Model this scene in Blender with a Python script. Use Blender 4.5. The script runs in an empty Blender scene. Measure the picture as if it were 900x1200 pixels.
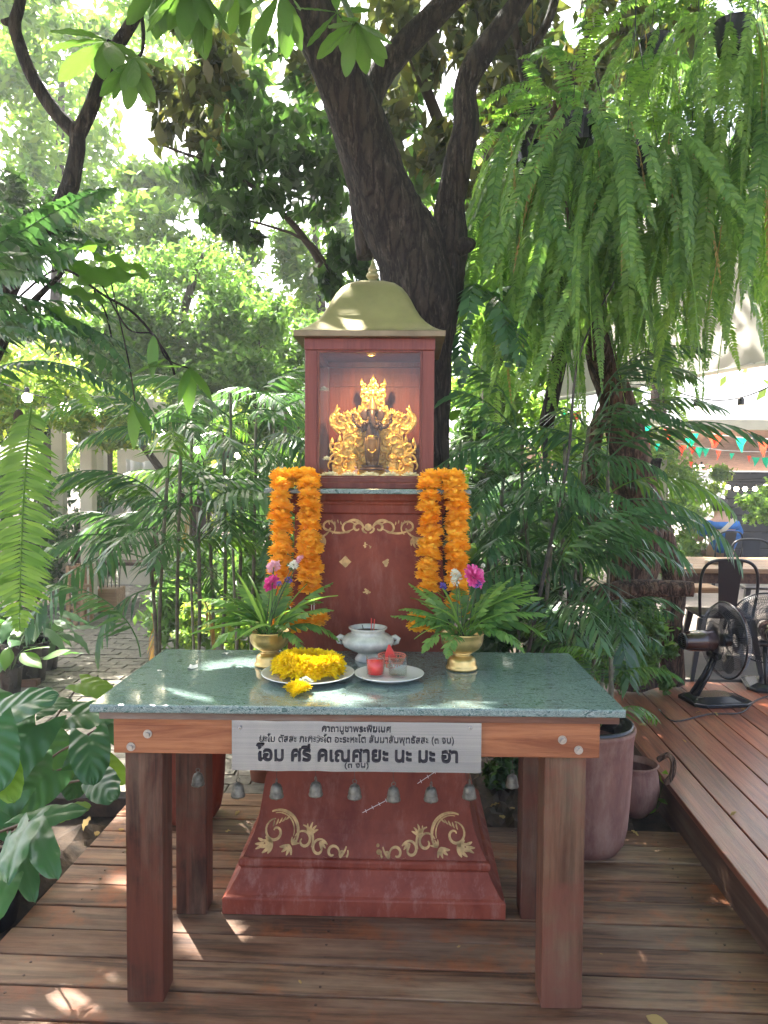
import bpy, bmesh, math, random
import numpy as np
from mathutils import Vector, Matrix, Quaternion
random.seed(7)
R = math.radians
sc = bpy.context.scene
col = sc.collection

# ------------------------------------------------------------------ camera
CAM = Vector((0, 0, 1.54)); F = 900.0
_yaw, _pitch, _roll = 0.0133, math.atan(38 / 900), 0.0065
fwd = Vector((-math.sin(_yaw) * math.cos(_pitch), math.cos(_yaw) * math.cos(_pitch), -math.sin(_pitch)))
rt0 = Vector((math.cos(_yaw), math.sin(_yaw), 0)); up0 = rt0.cross(fwd)
rt = rt0 * math.cos(_roll) + up0 * math.sin(_roll)
up = up0 * math.cos(_roll) - rt0 * math.sin(_roll)
cam = bpy.data.cameras.new('camera'); cam.sensor_fit = 'VERTICAL'; cam.sensor_height = 24; cam.lens = 18
cam.clip_start = 0.05; cam.clip_end = 600
co = bpy.data.objects.new('camera', cam); col.objects.link(co)
M4 = Matrix((rt, up, -fwd)).transposed().to_4x4(); M4.translation = CAM
co.matrix_world = M4; sc.camera = co

def P(px, py, Y):
    d = fwd + rt * ((px - 450) / F) - up * ((py - 600) / F)
    return CAM + d * (Y / d.y)
def G(px, py, z=0.0):
    d = fwd + rt * ((px - 450) / F) - up * ((py - 600) / F)
    return CAM + d * ((z - CAM.z) / d.z)

# ------------------------------------------------------------------ world, sun, exposure
SUN = Vector((-0.30, 0.48, 0.86)).normalized()
w = bpy.data.worlds.new('World'); sc.world = w; w.use_nodes = True
nt = w.node_tree; bg = nt.nodes['Background']
sky = nt.nodes.new('ShaderNodeTexSky'); sky.sky_type = 'NISHITA'; sky.sun_disc = False
sky.sun_elevation = math.asin(SUN.z); sky.sun_rotation = math.atan2(SUN.x, SUN.y)
sky.air_density = 0.7; sky.dust_density = 6.0; sky.ozone_density = 0.2
nt.links.new(sky.outputs[0], bg.inputs[0]); bg.inputs[1].default_value = 0.15
sl = bpy.data.lights.new('sun', 'SUN'); sl.energy = 5.0; sl.angle = R(0.6); sl.color = (1, 0.95, 0.86)
so = bpy.data.objects.new('sun', sl); col.objects.link(so)
so.rotation_euler = (-SUN).to_track_quat('-Z', 'Y').to_euler(); so.location = (-6, 10, 18)
sc.view_settings.view_transform = 'Standard'; sc.view_settings.look = 'None'
sc.view_settings.exposure = 2.6; sc.view_settings.gamma = 1
cy = sc.cycles
cy.max_bounces = 7; cy.diffuse_bounces = 4; cy.glossy_bounces = 3; cy.transmission_bounces = 6; cy.transparent_max_bounces = 8
cy.caustics_reflective = False; cy.caustics_refractive = False
cy.use_denoising = True; cy.sample_clamp_indirect = 6

# ------------------------------------------------------------------ materials
def node(nt, t, **kw):
    n = nt.nodes.new(t)
    for k, v in kw.items():
        if k.startswith('i_'): n.inputs[int(k[2:])].default_value = v
        else: setattr(n, k, v)
    return n
def c4(c): return (c[0], c[1], c[2], 1)
def newmat(name):
    m = bpy.data.materials.new(name); m.use_nodes = True
    return m, m.node_tree, m.node_tree.nodes['Principled BSDF']
def ramp(nt, fac, stops):
    r = nt.nodes.new('ShaderNodeValToRGB'); el = r.color_ramp.elements
    while len(el) < len(stops): el.new(0.5)
    for e, (p, c) in zip(el, stops): e.position = p; e.color = c4(c)
    nt.links.new(fac, r.inputs[0]); return r
def coords(nt, scale, kind='Object', rnd=True):
    tc = nt.nodes.new('ShaderNodeTexCoord'); mp = nt.nodes.new('ShaderNodeMapping')
    mp.inputs['Scale'].default_value = scale
    nt.links.new(tc.outputs[kind], mp.inputs[0])
    if rnd:
        oi = nt.nodes.new('ShaderNodeObjectInfo'); mu = node(nt, 'ShaderNodeMath', operation='MULTIPLY', i_1=37.0)
        nt.links.new(oi.outputs['Random'], mu.inputs[0])
        cb = nt.nodes.new('ShaderNodeCombineXYZ')
        for i in range(3): nt.links.new(mu.outputs[0], cb.inputs[i])
        nt.links.new(cb.outputs[0], mp.inputs['Location'])
    return mp
def noise(nt, vec, scale, detail=6, rough=.6, dist=0.0):
    n = nt.nodes.new('ShaderNodeTexNoise'); n.inputs['Scale'].default_value = scale
    n.inputs['Detail'].default_value = detail; n.inputs['Roughness'].default_value = rough; n.inputs['Distortion'].default_value = dist
    nt.links.new(vec.outputs[0], n.inputs['Vector']); return n
def mix(nt, fac, a, b, mode='MIX'):
    m = nt.nodes.new('ShaderNodeMixRGB'); m.blend_type = mode
    for i, v in ((0, fac), (1, a), (2, b)):
        if isinstance(v, (int, float)): m.inputs[i].default_value = v
        elif isinstance(v, tuple): m.inputs[i].default_value = c4(v)
        else: nt.links.new(v, m.inputs[i])
    return m.outputs[0]
def bump(nt, bs, h, strength=.3, dist=.01):
    b = nt.nodes.new('ShaderNodeBump'); b.inputs['Strength'].default_value = strength; b.inputs['Distance'].default_value = dist
    nt.links.new(h, b.inputs['Height']); nt.links.new(b.outputs[0], bs.inputs['Normal'])

def plain(name, c, rough=.5, metal=0, var=.15, scale=8, c2=None, coat=0, bmp=0, spec=None):
    m, nt, bs = newmat(name)
    mp = coords(nt, (1, 1, 1)); n = noise(nt, mp, scale)
    c2 = c2 or tuple(x * (1 - 2 * var) for x in c)
    r = ramp(nt, n.outputs[0], [(.3, c2), (.7, tuple(min(1, x * (1 + var)) for x in c))])
    nt.links.new(r.outputs[0], bs.inputs['Base Color'])
    bs.inputs['Roughness'].default_value = rough; bs.inputs['Metallic'].default_value = metal
    if coat: bs.inputs['Coat Weight'].default_value = coat
    if spec is not None: bs.inputs['Specular IOR Level'].default_value = spec
    if bmp:
        n2 = noise(nt, mp, scale * 6); bump(nt, bs, n2.outputs[0], bmp, .004)
    return m

def wood(name, dark, light, wear=None, wearamt=.5, axis=0, rough=.55, sc_=1.0, red=None, redamt=.6, perobj=.25, coat=0, tones=None):
    m, nt, bs = newmat(name)
    s = [30 * sc_, 30 * sc_, 30 * sc_]; s[axis] = 1.7 * sc_
    mp = coords(nt, tuple(s)); g = noise(nt, mp, 1.0, 8, .7, .6)
    base = ramp(nt, g.outputs[0], [(.38, dark), (.60, light)]).outputs[0]
    s2 = [5, 5, 5]; s2[axis] = 1.4
    mp2 = coords(nt, tuple(s2))
    if wear:
        n2 = noise(nt, mp2, 1.3, 7, .65)
        f = ramp(nt, n2.outputs[0], [(wearamt - .09, (0, 0, 0)), (wearamt + .12, (1, 1, 1))]).outputs[0]
        g2 = ramp(nt, g.outputs[0], [(.35, tuple(x * .55 for x in wear)), (.62, wear)]).outputs[0]
        base = mix(nt, f, base, g2)
    if red:
        mp3 = coords(nt, (1, 1, 1)); n3 = noise(nt, mp3, 2.6, 6, .7)
        f = ramp(nt, n3.outputs[0], [(redamt, (0, 0, 0)), (redamt + .12, (1, 1, 1))]).outputs[0]
        base = mix(nt, f, base, mix(nt, .6, base, red))
    oi = nt.nodes.new('ShaderNodeObjectInfo')
    r = ramp(nt, oi.outputs['Random'], [(0, (1 - perobj,) * 3), (1, (1 + perobj * .3,) * 3)]).outputs[0]
    base = mix(nt, 1.0, base, r, 'MULTIPLY')
    if tones:
        wn = nt.nodes.new('ShaderNodeTexWhiteNoise'); wn.noise_dimensions = '1D'; nt.links.new(oi.outputs['Random'], wn.inputs['W'])
        base = mix(nt, 1.0, base, ramp(nt, wn.outputs['Value'], [(i / (len(tones) - 1), c) for i, c in enumerate(tones)]).outputs[0], 'MULTIPLY')
    nt.links.new(base, bs.inputs['Base Color']); bs.inputs['Roughness'].default_value = rough; bs.inputs['Specular IOR Level'].default_value = .32
    if coat: bs.inputs['Coat Weight'].default_value = coat; bs.inputs['Coat Roughness'].default_value = .25
    bump(nt, bs, g.outputs[0], .55, .005)
    return m

def leafmat(name, c1, c2, trans=.45, rough=.38, tcol=None, c3=None, spec=.5):
    """leaf: glossy top plus light let through; colour varies from leaf to leaf"""
    m, nt, bs = newmat(name)
    ge = nt.nodes.new('ShaderNodeNewGeometry'); oi = nt.nodes.new('ShaderNodeObjectInfo')
    ad = node(nt, 'ShaderNodeMath', operation='MULTIPLY_ADD', i_1=.6, i_2=0.0)
    nt.links.new(ge.outputs['Random Per Island'], ad.inputs[0])
    m2 = node(nt, 'ShaderNodeMath', operation='MULTIPLY', i_1=.4); nt.links.new(oi.outputs['Random'], m2.inputs[0])
    nt.links.new(m2.outputs[0], ad.inputs[2])
    st = [(.1, c1), (.8, c2)] if c3 is None else [(.1, c1), (.72, c2), (.9, c3)]
    r = ramp(nt, ad.outputs[0], st).outputs[0]
    nt.links.new(r, bs.inputs['Base Color']); bs.inputs['Roughness'].default_value = rough
    bs.inputs['Specular IOR Level'].default_value = spec
    tr = nt.nodes.new('ShaderNodeBsdfTranslucent')
    tc = tcol or (1.75, 1.75, .85)
    nt.links.new(mix(nt, 1.0, r, tc, 'MULTIPLY'), tr.inputs[0])
    mx = nt.nodes.new('ShaderNodeMixShader'); mx.inputs[0].default_value = trans
    nt.links.new(bs.outputs[0], mx.inputs[1]); nt.links.new(tr.outputs[0], mx.inputs[2])
    nt.links.new(mx.outputs[0], nt.nodes['Material Output'].inputs[0])
    return m

def glassy(name, tint=(1, 1, 1), refl=1.0, rough=.02):
    m, nt, bs = newmat(name); nt.nodes.remove(bs)
    t = nt.nodes.new('ShaderNodeBsdfTransparent'); t.inputs[0].default_value = c4(tint)
    g = nt.nodes.new('ShaderNodeBsdfGlossy'); g.inputs['Roughness'].default_value = rough
    fr = nt.nodes.new('ShaderNodeLayerWeight'); fr.inputs[0].default_value = .5
    pw = node(nt, 'ShaderNodeMath', operation='POWER', i_1=4.0); nt.links.new(fr.outputs['Facing'], pw.inputs[0])
    mu = node(nt, 'ShaderNodeMath', operation='MULTIPLY_ADD', i_1=.8 * refl, i_2=.035 * refl); nt.links.new(pw.outputs[0], mu.inputs[0])
    mx = nt.nodes.new('ShaderNodeMixShader'); nt.links.new(mu.outputs[0], mx.inputs[0])
    nt.links.new(t.outputs[0], mx.inputs[1]); nt.links.new(g.outputs[0], mx.inputs[2])
    nt.links.new(mx.outputs[0], nt.nodes['Material Output'].inputs[0]); return m
def emit(name, c, s):
    m, nt, bs = newmat(name); bs.inputs['Base Color'].default_value = c4(c)
    bs.inputs['Emission Color'].default_value = c4(c); bs.inputs['Emission Strength'].default_value = s; return m

def marble(name, dark, mid, vein, rough=.14):
    m, nt, bs = newmat(name)
    mp = coords(nt, (7, 20, 14), rnd=False); mp.inputs['Rotation'].default_value = (0, 0, .45)
    n = noise(nt, mp, .8, 8, .7, 2.0); n2 = noise(nt, mp, 1.9, 6, .7, 3.5)
    a = ramp(nt, n.outputs[0], [(.3, dark), (.5, mid), (.62, dark), (.75, mid)]).outputs[0]
    f = ramp(nt, n2.outputs[0], [(.42, (0, 0, 0)), (.47, (.75,) * 3), (.51, (0, 0, 0)), (.56, (.6,) * 3), (.60, (.05,) * 3), (.68, (.7,) * 3)]).outputs[0]
    c = mix(nt, f, a, vein); nt.links.new(c, bs.inputs['Base Color'])
    bs.inputs['Roughness'].default_value = rough; bs.inputs['Coat Weight'].default_value = .3; bs.inputs['Coat Roughness'].default_value = .08
    n3 = noise(nt, mp, 6, 4); bump(nt, bs, n3.outputs[0], .05, .002)
    return m

def redpaint(name, base, dark, pale, amt=.55, rough=.5):
    m, nt, bs = newmat(name)
    mp = coords(nt, (5, 5, 3), rnd=False); n = noise(nt, mp, 1.0, 8, .7, .5)
    mp2 = coords(nt, (18, 18, 5), rnd=False); n2 = noise(nt, mp2, 1.0, 9, .75)
    a = ramp(nt, n.outputs[0], [(.35, dark), (.6, base)]).outputs[0]
    f = ramp(nt, n2.outputs[0], [(amt - .06, (0, 0, 0)), (amt + .2, (.75,) * 3)]).outputs[0]
    c = mix(nt, f, a, pale); nt.links.new(c, bs.inputs['Base Color'])
    bs.inputs['Roughness'].default_value = rough; bs.inputs['Specular IOR Level'].default_value = .3; bump(nt, bs, n2.outputs[0], .3, .004); return m

M = {}
M['soil'] = plain('soil', (.07, .045, .028), .95, scale=14, c2=(.02, .014, .01), bmp=.8)
M['deck'] = wood('weathered_deck', (.065, .030, .016), (.245, .130, .072), (.35, .245, .16), .53, 0, .58, red=(.42, .13, .035), redamt=.52, tones=[(.62, .56, .60), (1.05, .98, .92), (.85, .70, .66), (1.15, 1.1, 1.05), (1.0, .84, .74)])
M['deck_red'] = wood('stained_deck', (.15, .042, .022), (.36, .125, .065), (.36, .19, .12), .60, 1, .36, perobj=.22, coat=.4, tones=[(.8, .75, .75), (1.1, 1, 1), (.95, .85, .8)])
M['riser'] = wood('riser_wood', (.07, .035, .022), (.15, .085, .055), (.19, .14, .1), .6, 1, .6)
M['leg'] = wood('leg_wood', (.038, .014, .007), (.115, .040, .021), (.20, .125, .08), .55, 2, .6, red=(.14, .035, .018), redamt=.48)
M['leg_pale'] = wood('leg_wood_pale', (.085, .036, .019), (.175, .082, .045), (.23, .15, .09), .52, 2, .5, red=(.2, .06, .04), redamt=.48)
M['beam'] = wood('beam_wood', (.22, .065, .024), (.42, .165, .068), None, .5, 0, .42, coat=.25)
M['strip'] = wood('strip_wood', (.12, .055, .035), (.22, .11, .07), (.28, .22, .17), .55, 0, .6)
def barkmat(name, dark, mid, pale, depth=.035, amt=.6):
    m, nt, bs = newmat(name); mp = coords(nt, (16, 16, 3.2), rnd=False)
    dn = noise(nt, mp, 1.2, 5); add = node(nt, 'ShaderNodeVectorMath', operation='ADD'); sc3 = node(nt, 'ShaderNodeVectorMath', operation='SCALE'); sc3.inputs['Scale'].default_value = 1.6
    nt.links.new(dn.outputs['Color'], sc3.inputs[0]); nt.links.new(mp.outputs[0], add.inputs[0]); nt.links.new(sc3.outputs[0], add.inputs[1])
    vo = nt.nodes.new('ShaderNodeTexVoronoi'); vo.feature = 'DISTANCE_TO_EDGE'; vo.inputs['Scale'].default_value = 1.3; nt.links.new(add.outputs[0], vo.inputs['Vector'])
    n = noise(nt, mp, 2.2, 9, .75)
    a = ramp(nt, vo.outputs[0], [(.0, dark), (.22, mid)]).outputs[0]
    b = mix(nt, ramp(nt, n.outputs[0], [(amt - .05, (0, 0, 0)), (amt + .1, (.8,) * 3)]).outputs[0], a, pale)
    b = mix(nt, 1.0, b, ramp(nt, n.outputs[0], [(.3, (.55,) * 3), (.65, (1.1,) * 3)]).outputs[0], 'MULTIPLY')
    nt.links.new(b, bs.inputs['Base Color']); bs.inputs['Roughness'].default_value = .92
    h = mix(nt, .45, ramp(nt, vo.outputs[0], [(0, (0, 0, 0)), (.3, (1, 1, 1))]).outputs[0], n.outputs[0]); bump(nt, bs, h, 1.0, depth); return m
M['bark'] = barkmat('bark', (.006, .004, .003), (.050, .036, .027), (.15, .125, .10))
M['bark2'] = barkmat('driftwood', (.035, .018, .011), (.19, .105, .065), (.26, .18, .12), .03, .55)
M['bark_far'] = plain('far_bark', (.06, .045, .035), .9, scale=9)
M['bark_grey'] = plain('grey_bark', (.11, .10, .085), .85, scale=20, bmp=.6, c2=(.05, .045, .04))
M['marble'] = marble('green_marble', (.008, .030, .028), (.060, .125, .112), (.40, .48, .45))
M['paver'] = plain('paver', (.19, .17, .14), .85, scale=22, c2=(.09, .09, .065), bmp=.6)
M['red'] = redpaint('red_plaster', (.235, .055, .029), (.14, .025, .014), (.31, .145, .105), .58, .6)
M['redlow'] = redpaint('red_plaster_base', (.27, .062, .034), (.17, .030, .017), (.42, .23, .18), .57, .6)
M['redwood'] = wood('red_lacquer', (.13, .022, .012), (.20, .044, .026), (.30, .14, .10), .68, 2, .42, coat=.3)
M['redin'] = wood('inner_panel', (.13, .022, .010), (.22, .042, .018), None, .7, 2, .5)
M['gold'] = plain('gold', (.85, .50, .11), .36, .7, .12, 20)
_m = M['gold']; _nt = _m.node_tree; _mp = coords(_nt, (1, 1, 1), rnd=False); _vo = _nt.nodes.new('ShaderNodeTexVoronoi'); _vo.feature = 'SMOOTH_F1'; _vo.inputs['Scale'].default_value = 95
_nt.links.new(_mp.outputs[0], _vo.inputs['Vector']); bump(_nt, _nt.nodes['Principled BSDF'], _vo.outputs[0], .9, .006)
M['goldpaint'] = plain('gold_paint', (.58, .38, .15), .55, .25, .3, 30)
M['brass'] = plain('brass_roof', (.31, .265, .125), .45, .5, .14, 5, c2=(.20, .18, .085))
M['brass_dark'] = plain('brass_edge', (.22, .17, .10), .45, .5, .2, 7)
M['bowl'] = plain('bowl_brass', (.72, .52, .20), .3, .8, .15, 12, c2=(.45, .31, .11), bmp=.1)
M['orange'] = leafmat('marigold_orange', (.98, .50, .03), (1.0, .70, .10), .35, .6, (1.2, 1.1, .8), spec=.2)
M['yellow'] = leafmat('marigold_yellow', (.80, .58, .008), (.92, .76, .02), .3, .6, (1.2, 1.1, .8), spec=.2)
M['white'] = plain('porcelain', (.72, .72, .69), .22, 0, .04, 5, coat=.4)
M['celadon'] = plain('crackle_celadon', (.66, .65, .58), .25, 0, .1, 30, c2=(.48, .48, .43), coat=.5)
M['ash'] = plain('ash', (.12, .10, .08), .95, scale=60, c2=(.04, .03, .03))
M['pink'] = leafmat('pink_petal', (.72, .06, .32), (.85, .22, .50), .3, .6, (1.1, 1, 1), spec=.2)
M['pinkpale'] = leafmat('pale_pink_petal', (.75, .38, .50), (.85, .6, .66), .3, .6, (1.1, 1, 1), spec=.2)
M['whitepetal'] = leafmat('white_petal', (.62, .64, .52), (.85, .85, .75), .3, .6, (1.0, 1, .9), spec=.2)
M['violet'] = leafmat('violet_petal', (.10, .08, .42), (.22, .18, .6), .3, .6, (1, 1, 1), spec=.2)
M['bell'] = plain('verdigris_bell', (.19, .18, .14), .5, .5, .2, 60, c2=(.07, .065, .05), bmp=.4)
M['steel'] = plain('bolt_steel', (.45, .43, .40), .35, .9, .15, 40)
M['black'] = plain('black_plastic', (.015, .016, .018), .26, 0, .2, 5)
M['blackmetal'] = plain('black_metal', (.02, .02, .022), .35, .4, .2, 5)
M['wire'] = plain('dark_wire', (.05, .052, .056), .3, .7, .1, 5)
M['blade'] = glassy('smoky_blade', (.30, .31, .33), 1.0, .1)
M['motor'] = plain('brown_motor_shell', (.05, .022, .016), .18, .2, .1, 5, coat=.8)
M['ink'] = plain('black_ink', (.008, .008, .014), .6, 0, .02)
M['cloth'] = plain('blue_shirt', (.012, .13, .42), .85, 0, .1, 20)
M['skin'] = plain('skin', (.45, .25, .17), .55, 0, .05, 10)
M['hair'] = plain('hair', (.03, .022, .017), .6, 0, .2, 50)
M['strap'] = plain('strap', (.62, .55, .42), .8, 0, .08)
M['tabletop'] = wood('dining_wood', (.30, .17, .09), (.44, .28, .16), None, .5, 0, .4)
M['jar'] = redpaint('mauve_clay', (.25, .12, .09), (.15, .068, .058), (.34, .22, .17), .52, .75)
M['terra'] = plain('terracotta', (.34, .12, .06), .75, 0, .15, 9, bmp=.2)
M['cream'] = plain('cream_wall', (.62, .57, .44), .8, 0, .06, 3)
M['whitewall'] = plain('pale_wall', (.72, .70, .64), .8, 0, .05, 3)
M['slat'] = plain('dark_slat', (.018, .022, .030), .6, 0, .3, 3)
M['concrete'] = plain('bounce_concrete', (.34, .30, .26), .8, 0, .12, 2, bmp=.1)
M['patio'] = plain('patio_concrete', (.20, .17, .145), .8, 0, .15, 2, bmp=.1)
M['bulb'] = emit('lit_bulb', (1, .86, .6), 9)
M['flag_red'] = leafmat('red_flag', (.75, .06, .03), (.85, .12, .06), .5, .7, (1.1, 1, 1), spec=.1)
M['flag_green'] = leafmat('green_flag', (.01, .45, .22), (.02, .55, .32), .5, .7, (1.1, 1, 1), spec=.1)
M['redliquid'] = plain('red_drink', (.80, .006, .008), .1, 0, .03, coat=.5)
M['rose'] = plain('watermelon_red', (.75, .06, .05), .35, 0, .1, 30)
M['coral'] = plain('coral_basket', (.80, .22, .16), .5, 0, .08, 30)
M['glass'] = glassy('clear_glass', (.97, .98, .98), .8)
M['pane'] = glassy('shrine_glass', (.93, .95, .94), .9)
M['bronze'] = plain('bronze_figure', (.085, .040, .024), .38, .25, .2, 40)
M['bronze_gold'] = plain('bronze_gold', (.26, .14, .05), .38, .5, .2, 40)
M['greymouse'] = plain('grey_figure', (.16, .16, .18), .6, 0, .1, 30)
M['pinkmouse'] = plain('pink_figure', (.62, .36, .28), .6, 0, .1, 30)
M['stem'] = plain('stem_green', (.06, .10, .03), .55, 0, .2, 20)
M['cane'] = plain('palm_cane', (.14, .14, .09), .6, 0, .25, 30, c2=(.05, .045, .03))
M['petiole'] = plain('petiole', (.09, .055, .03), .55, 0, .2, 20)
M['dry'] = leafmat('dry_leaf', (.30, .19, .07), (.52, .38, .16), .25, .8, (1.2, 1, .6), spec=.1)
M['paper'] = plain('crumpled_petal', (.75, .72, .68), .8, 0, .05)
# foliage
M['palm'] = leafmat('palm_leaf', (.032, .090, .040), (.085, .19, .075), .36, .33)
M['palm_light'] = leafmat('palm_leaf_light', (.045, .12, .025), (.13, .26, .05), .45, .38)
M['fern'] = leafmat('fern_leaf', (.080, .19, .058), (.22, .37, .10), .5, .42)
M['fern_y'] = leafmat('fern_leaf_yellow', (.09, .20, .035), (.17, .29, .055), .5, .5)
M['phil'] = leafmat('heart_leaf', (.035, .115, .042), (.085, .20, .07), .28, .32)
M['phil_l'] = leafmat('heart_leaf_light', (.11, .24, .03), (.2, .34, .05), .5, .35)
M['frangi'] = leafmat('frangipani_leaf', (.05, .12, .035), (.12, .23, .06), .5, .35)
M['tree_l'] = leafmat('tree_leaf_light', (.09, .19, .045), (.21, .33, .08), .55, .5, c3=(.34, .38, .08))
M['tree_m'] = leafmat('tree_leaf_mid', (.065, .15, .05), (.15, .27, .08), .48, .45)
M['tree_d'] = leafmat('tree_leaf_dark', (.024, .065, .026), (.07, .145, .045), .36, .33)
M['magno'] = leafmat('bronze_backed_leaf', (.045, .075, .03), (.11, .12, .04), .4, .32, c3=(.38, .27, .05))
M['awning'] = leafmat('translucent_sheet', (.36, .35, .30), (.42, .40, .35), .4, .6, (1, 1, 1), spec=.2)

# ------------------------------------------------------------------ mesh helpers
class MB:
    def __init__(s): s.V = []; s.F = []
    def add(s, V, Fc):
        o = len(s.V); s.V += [tuple(v) for v in V]; s.F += [tuple(i + o for i in f) for f in Fc]; return s
    def mm(s, x0, x1, y0, y1, z0, z1):
        return s.add([(x0, y0, z0), (x1, y0, z0), (x1, y1, z0), (x0, y1, z0), (x0, y0, z1), (x1, y0, z1), (x1, y1, z1), (x0, y1, z1)],
                     [(0, 3, 2, 1), (4, 5, 6, 7), (0, 1, 5, 4), (1, 2, 6, 5), (2, 3, 7, 6), (3, 0, 4, 7)])
    def hexa(s, bot, top):   # two quads
        return s.add(list(bot) + list(top), [(0, 3, 2, 1), (4, 5, 6, 7), (0, 1, 5, 4), (1, 2, 6, 5), (2, 3, 7, 6), (3, 0, 4, 7)])
    def tube(s, pts, r, n=8, jit=0, rnd=None, closed=False):
        pts = [Vector(p) for p in pts]; m = len(pts)
        rs = r if isinstance(r, (list, tuple)) else [r] * m
        V = []; Fc = []; prev = None
        for i, p in enumerate(pts):
            if closed: t = pts[(i + 1) % m] - pts[i - 1]
            else: t = pts[min(i + 1, m - 1)] - pts[max(i - 1, 0)]
            t.normalize()
            a = (prev if prev else (Vector((1, 0, 0)) if abs(t.x) < .8 else Vector((0, 1, 0))))
            a = (a - t * a.dot(t)).normalized(); prev = a; b = t.cross(a)
            for k in range(n):
                q = 2 * math.pi * k / n; rr = rs[i]
                if jit: rr *= 1 + jit * (math.sin(3 * q + i * .35) * .5 + math.sin(7 * q + i * .2 + 1) * .35 + (rnd or random).uniform(-.4, .4))
                V.append(p + (a * math.cos(q) + b * math.sin(q)) * rr)
        for i in range(m if closed else m - 1):
            for k in range(n):
                A = i * n + k; B = i * n + (k + 1) % n; j = (i + 1) % m
                Fc.append((A, B, j * n + (k + 1) % n, j * n + k))
        if not closed: Fc.append(tuple(range(n))[::-1]); Fc.append(tuple((m - 1) * n + k for k in range(n)))
        return s.add(V, Fc)
    def lathe(s, prof, c=(0, 0, 0), n=32, cap=True):
        V = []; Fc = []; c = Vector(c)
        for r, z in prof:
            for k in range(n):
                q = 2 * math.pi * k / n; V.append(c + Vector((r * math.cos(q), r * math.sin(q), z)))
        for i in range(len(prof) - 1):
            for k in range(n):
                Fc.append((i * n + k, i * n + (k + 1) % n, (i + 1) * n + (k + 1) % n, (i + 1) * n + k))
        if cap: Fc.append(tuple(range(n))[::-1]); Fc.append(tuple((len(prof) - 1) * n + k for k in range(n)))
        return s.add(V, Fc)
    def square(s, prof, c=(0, 0, 0), cap=True, rnd=0):
        V = []; Fc = []; n = 4; c = Vector(c)
        for h, z in prof:
            for sx, sy in ((-1, -1), (1, -1), (1, 1), (-1, 1)): V.append(c + Vector((sx * h, sy * h, z)))
        for i in range(len(prof) - 1):
            for k in range(4): Fc.append((i * 4 + k, i * 4 + (k + 1) % 4, (i + 1) * 4 + (k + 1) % 4, (i + 1) * 4 + k))
        if cap: Fc.append((3, 2, 1, 0)); Fc.append(tuple((len(prof) - 1) * 4 + k for k in range(4)))
        return s.add(V, Fc)
    def ball(s, c, r, n=12, m=8):
        r = (r, r, r) if isinstance(r, (int, float)) else r
        V = [Vector(c) + Vector((0, 0, -r[2]))]; Fc = []
        for i in range(1, m):
            a = -math.pi / 2 + math.pi * i / m
            for k in range(n):
                q = 2 * math.pi * k / n
                V.append(Vector(c) + Vector((r[0] * math.cos(a) * math.cos(q), r[1] * math.cos(a) * math.sin(q), r[2] * math.sin(a))))
        V.append(Vector(c) + Vector((0, 0, r[2])))
        for k in range(n): Fc.append((0, 1 + (k + 1) % n, 1 + k))
        for i in range(m - 2):
            for k in range(n): Fc.append((1 + i * n + k, 1 + i * n + (k + 1) % n, 1 + (i + 1) * n + (k + 1) % n, 1 + (i + 1) * n + k))
        L = len(V) - 1
        for k in range(n): Fc.append((L, 1 + (m - 2) * n + k, 1 + (m - 2) * n + (k + 1) % n))
        return s.add(V, Fc)
    def prism(s, pts, f, d):      # pts 2D outline, f maps (a,b,depth) -> xyz
        n = len(pts)
        V = [f(a, b, 0) for a, b in pts] + [f(a, b, d) for a, b in pts]
        Fc = [tuple(range(n)), tuple(range(2 * n - 1, n - 1, -1))] + [(i, i + n, (i + 1) % n + n, (i + 1) % n) for i in range(n)]
        return s.add(V, Fc)

def off(o):
    v = Vector((0, 0, 0))
    while o: v = v + o.location; o = o.parent
    return v
def fixn(me):
    bm = bmesh.new(); bm.from_mesh(me); bmesh.ops.recalc_face_normals(bm, faces=bm.faces); bm.to_mesh(me); bm.free()
def mesh_of(name, mb, mat, smooth=False, shift=None, fix=True):
    me = bpy.data.meshes.new(name)
    V = mb.V if shift is None else [(v[0] - shift.x, v[1] - shift.y, v[2] - shift.z) for v in mb.V]
    me.from_pydata(V, [], mb.F); me.materials.append(mat)
    if fix: fixn(me)
    if smooth: me.polygons.foreach_set('use_smooth', [True] * len(me.polygons))
    me.update(); return me
def link(name, me, parent=None, loc=None):
    o = bpy.data.objects.new(name, me); col.objects.link(o)
    if parent: o.parent = parent
    if loc is not None: o.location = loc
    return o
def tag(o, label=None, cat=None, group=None, kind=None):
    if label: o['label'] = label
    if cat: o['category'] = cat
    if group: o['group'] = group
    if kind: o['kind'] = kind
    return o
def part(name, mb, mat, parent, smooth=False, bevel=0, local=False, label=None, auto=False, fix=True):
    sh = None if local else off(parent)
    o = link(name, mesh_of(name, mb, M[mat] if isinstance(mat, str) else mat, smooth, sh, fix), parent)
    if bevel:
        b = o.modifiers.new('bevel', 'BEVEL'); b.width = bevel; b.segments = 2; b.limit_method = 'ANGLE'
    if auto: 
        for p_ in o.data.polygons: p_.use_smooth = True
        o.data.set_sharp_from_angle(angle=R(35))
    if label: o['label'] = label
    return o
def thing(name, loc, label, cat, group=None, rz=0, kind=None):
    o = link(name, None, None, Vector(loc)); o.empty_display_size = .1; o.rotation_euler = (0, 0, rz)
    return tag(o, label, cat, group, kind)
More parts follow.
